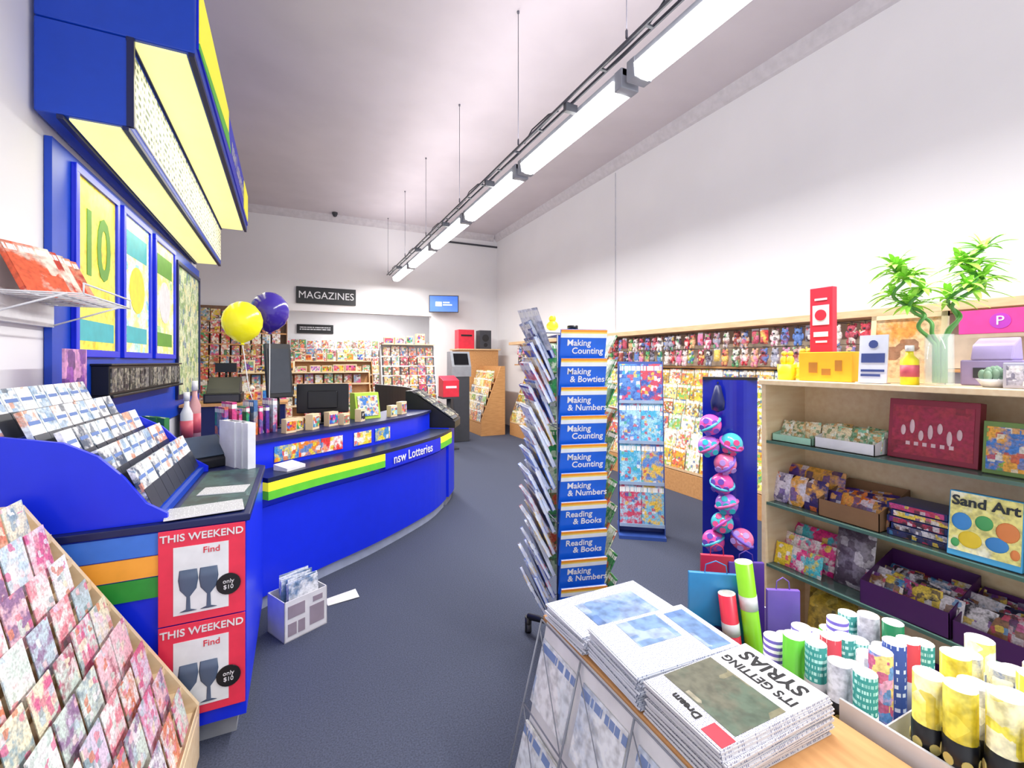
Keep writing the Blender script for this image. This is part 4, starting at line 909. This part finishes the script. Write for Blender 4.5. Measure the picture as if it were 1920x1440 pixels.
# ---------------- gift wrap bin
gb_=E('gift_wrap_bin','white cardboard bins holding rolls of gift wrap','bin',(1.56,.85,0))
g=G().bb((-.2,-.52,0),(.2,.52,.01)).bb((-.2,-.52,0),(-.192,-.1,.665)).bb((-.2,-.1,0),(-.192,.25,.5)).bb((.192,-.52,0),(.2,.52,.58)).bb((-.2,-.52,0),(.2,-.512,.58)).bb((-.2,.512,0),(.2,.52,.48)).bb((-.2,.25,0),(-.192,.52,.42))
g.bb((-.19,-.18,0),(.19,-.176,.62))
g.obj('bin_walls',white,parent=gb_)
def mkroll(desc,mat,lbl=0,r=.021):
    def f():
        o=E('gift_wrap_roll',desc+' gift wrap roll standing in the bin','gift wrap',group='gift wrap rolls in the bin')
        G().pipe((0,0,0),(0,0,.7),r,r*.68,0,1,16).obj('paper',[mat,offw],parent=o)
        if lbl:
            G().pipe((0,0,.52),(0,0,.60),r*1.05,r*1.01,0,0,16).obj('label_band',blk if lbl==1 else white,parent=o)
            if lbl==1:
                g=G()
                for an in range(0,360,60):
                    c_=math.cos(R(an));s_=math.sin(R(an)); g.cyl((c_*r*1.0,s_*r*1.0,.56),(c_*r*1.09,s_*r*1.09,.56),.011,n=12)
                g.obj('label_emblem',M('emblem_'+desc.replace(' ','_'),'#d8c878',.5),parent=o)
        return o
    return Pool(f)
def wm(n,a,b,s=30,mv=.25): return cover(n,a,b,s,title=False,mixv=mv,rough=.2)
silv=mkroll('silver and white',wm('wrap_silver',['#dcdce2','#c8c8d2'],['#a8a8b4','#f0f0f4'],16),1,.030)
teal=mkroll('teal dotted',lines('wrap_teal','#2a8a84','#a8d8d0',10,40,.5,0,2),2,.028)
redp=mkroll('red patterned',lines('wrap_red','#c83a4a','#f0d8d8',8,30,.42,0,2),2,.028)
blup=mkroll('blue patterned',lines('wrap_blue','#2a4a9a','#c8d8f0',8,36,.45,0,2),0,.028)
pyb=mkroll('clear-wrapped yellow',wm('wrap_yellow',['#e8d84a','#f0e468'],['#efe8c0','#d8c030'],10,.15),1,.031)
pyc=mkroll('yellow and blue patterned',wm('wrap_yellow_blue',['#e8e0b0','#ecdc50'],['#3a5a98','#f0ecd0'],14,.3),1,.031)
lime=mkroll('lime green',M('wrap_lime','#68c83a',.25),0,.031)
grnr=mkroll('dark green',M('wrap_green','#1f7a50',.25),2,.028)
pstr=mkroll('purple striped white',stripW,0,.031)
mult=mkroll('multicoloured',wm('wrap_multi',['#f0e8f0','#e8a0c0'],['#5a8ac8','#f0d060','#c84a6a'],26,.5),0,.028)
rr=random.Random(4)
for iy in range(10):
    for ix in range(5):
        x=1.405+ix*.0755; y=.375+iy*.067
        if y>.99: continue
        if abs(y-.672)<.034: continue
        zt=.87-.28*(y-.4)+rr.uniform(-.06,.02)
        s=zt-.012
        if y<.64: P_=rr.choice([pyb,pyb,pyc,silv,pyc])
        elif y<.86: P_=rr.choice([teal,blup,redp,silv,mult,grnr,teal,grnr])
        else: P_=[lime,pstr,teal,lime,pstr][(ix+iy)%5]
        m=X((x,y,.012),(R(rr.uniform(-.5,.5)),R(rr.uniform(-.5,.5)),R(rr.uniform(0,360))))@Matrix.Diagonal((1,1,s/.7,1))
        P_.put(m)
def bag(lab,loc,w,h,m,rz,t=.05,tilt=0):
    o=E('gift_bag',lab,'gift bag',loc,(R(tilt),0,R(rz)))
    g=G(); g.prism([(-t,0),(t,0),(.008,h),(-.008,h)],0,-w/2,w/2); g.obj('body',m,parent=o,bevel=.003)
    g=G(); g.tube([(-w*.2,0,h),(-w*.18,0,h+.03),(0,0,h+.045),(w*.18,0,h+.03),(w*.2,0,h)],.002); g.obj('handle',m,parent=o); return o
b1=bag('bright blue gift bag with round label',(1.435,1.225,.298),.20,.5,M('bag_blue','#2a8ac8',.3),-35,.022,0)
G().cyl((0,-.018,.26),(0,-.027,.26),.05,n=20).obj('round_label',navy,parent=b1)
bag('purple gift bag beside the wrap rolls',(1.66,1.27,.18),.14,.6,M('bag_purple','#5a3a98',.3),-30,.02)
bag('red gift bag standing behind the blue bag',(1.57,1.335,.18),.13,.62,M('bag_red','#c82848',.3),-35,.012)
bag('violet gift bag leaning behind the lime roll',(1.67,1.12,.013),.12,.72,M('bag_violet','#7a5ac0',.3),-30,.015)
def longt(lab,loc,m,tx,ty,h=.75,r=.026):
    o=E('poster_tube',lab,'gift wrap',loc,(R(tx),R(ty),0)); G().pipe((0,0,0),(0,0,h),r,r*.7,0,1,16).obj('paper',[m,offw],parent=o); G().pipe((0,0,h*.8),(0,0,h*.86),r*1.03,r*1.01,0,0,16).obj('label_band',white,parent=o)
longt('bright red long roll leaning in the bin',(1.47,1.10,.03),M('tube_red','#d83048',.3),-6,-3,.72,.03)
longt('lime green long roll leaning in the bin',(1.54,1.07,.03),M('tube_lime','#8ad028',.3),-5,-4,.84,.03)
G().bb((1.37,1.20,.012),(1.745,1.36,.175)).obj('cardboard_riser',cdb,label='cardboard block inside the wrap bin',cat='cardboard')
G().bb((1.375,1.205,.176),(1.47,1.255,.295)).obj('cardboard_riser',cdb,label='small cardboard block under the blue bag',cat='cardboard')
# ---------------- camera, world
cam=bpy.data.cameras.new('camera'); co=bpy.data.objects.new('camera',cam); COL.objects.link(co)
co.location=(0,0,1.6); co.rotation_euler=(R(90),0,R(-25.3)); cam.sensor_width=36; cam.lens=36*850/1920; cam.shift_y=-42/1920; cam.clip_start=.05
SC.camera=co
w=bpy.data.worlds.new('world'); SC.world=w; w.use_nodes=True
bgn=w.node_tree.nodes['Background']; bgn.inputs[0].default_value=(.93,.95,1,1); bgn.inputs[1].default_value=1.4
area('canopy_lamp',(-.75,5.5,3.45),.2,3.6,12,col=(1,.97,.75))
area('menu_lamp',(-1.1,5.5,2.93),.2,3.6,10,col=(1,.97,.75))
try:
    SC.view_settings.view_transform='Standard'; SC.view_settings.look='None'; SC.view_settings.exposure=0
except Exception as e: print(e)
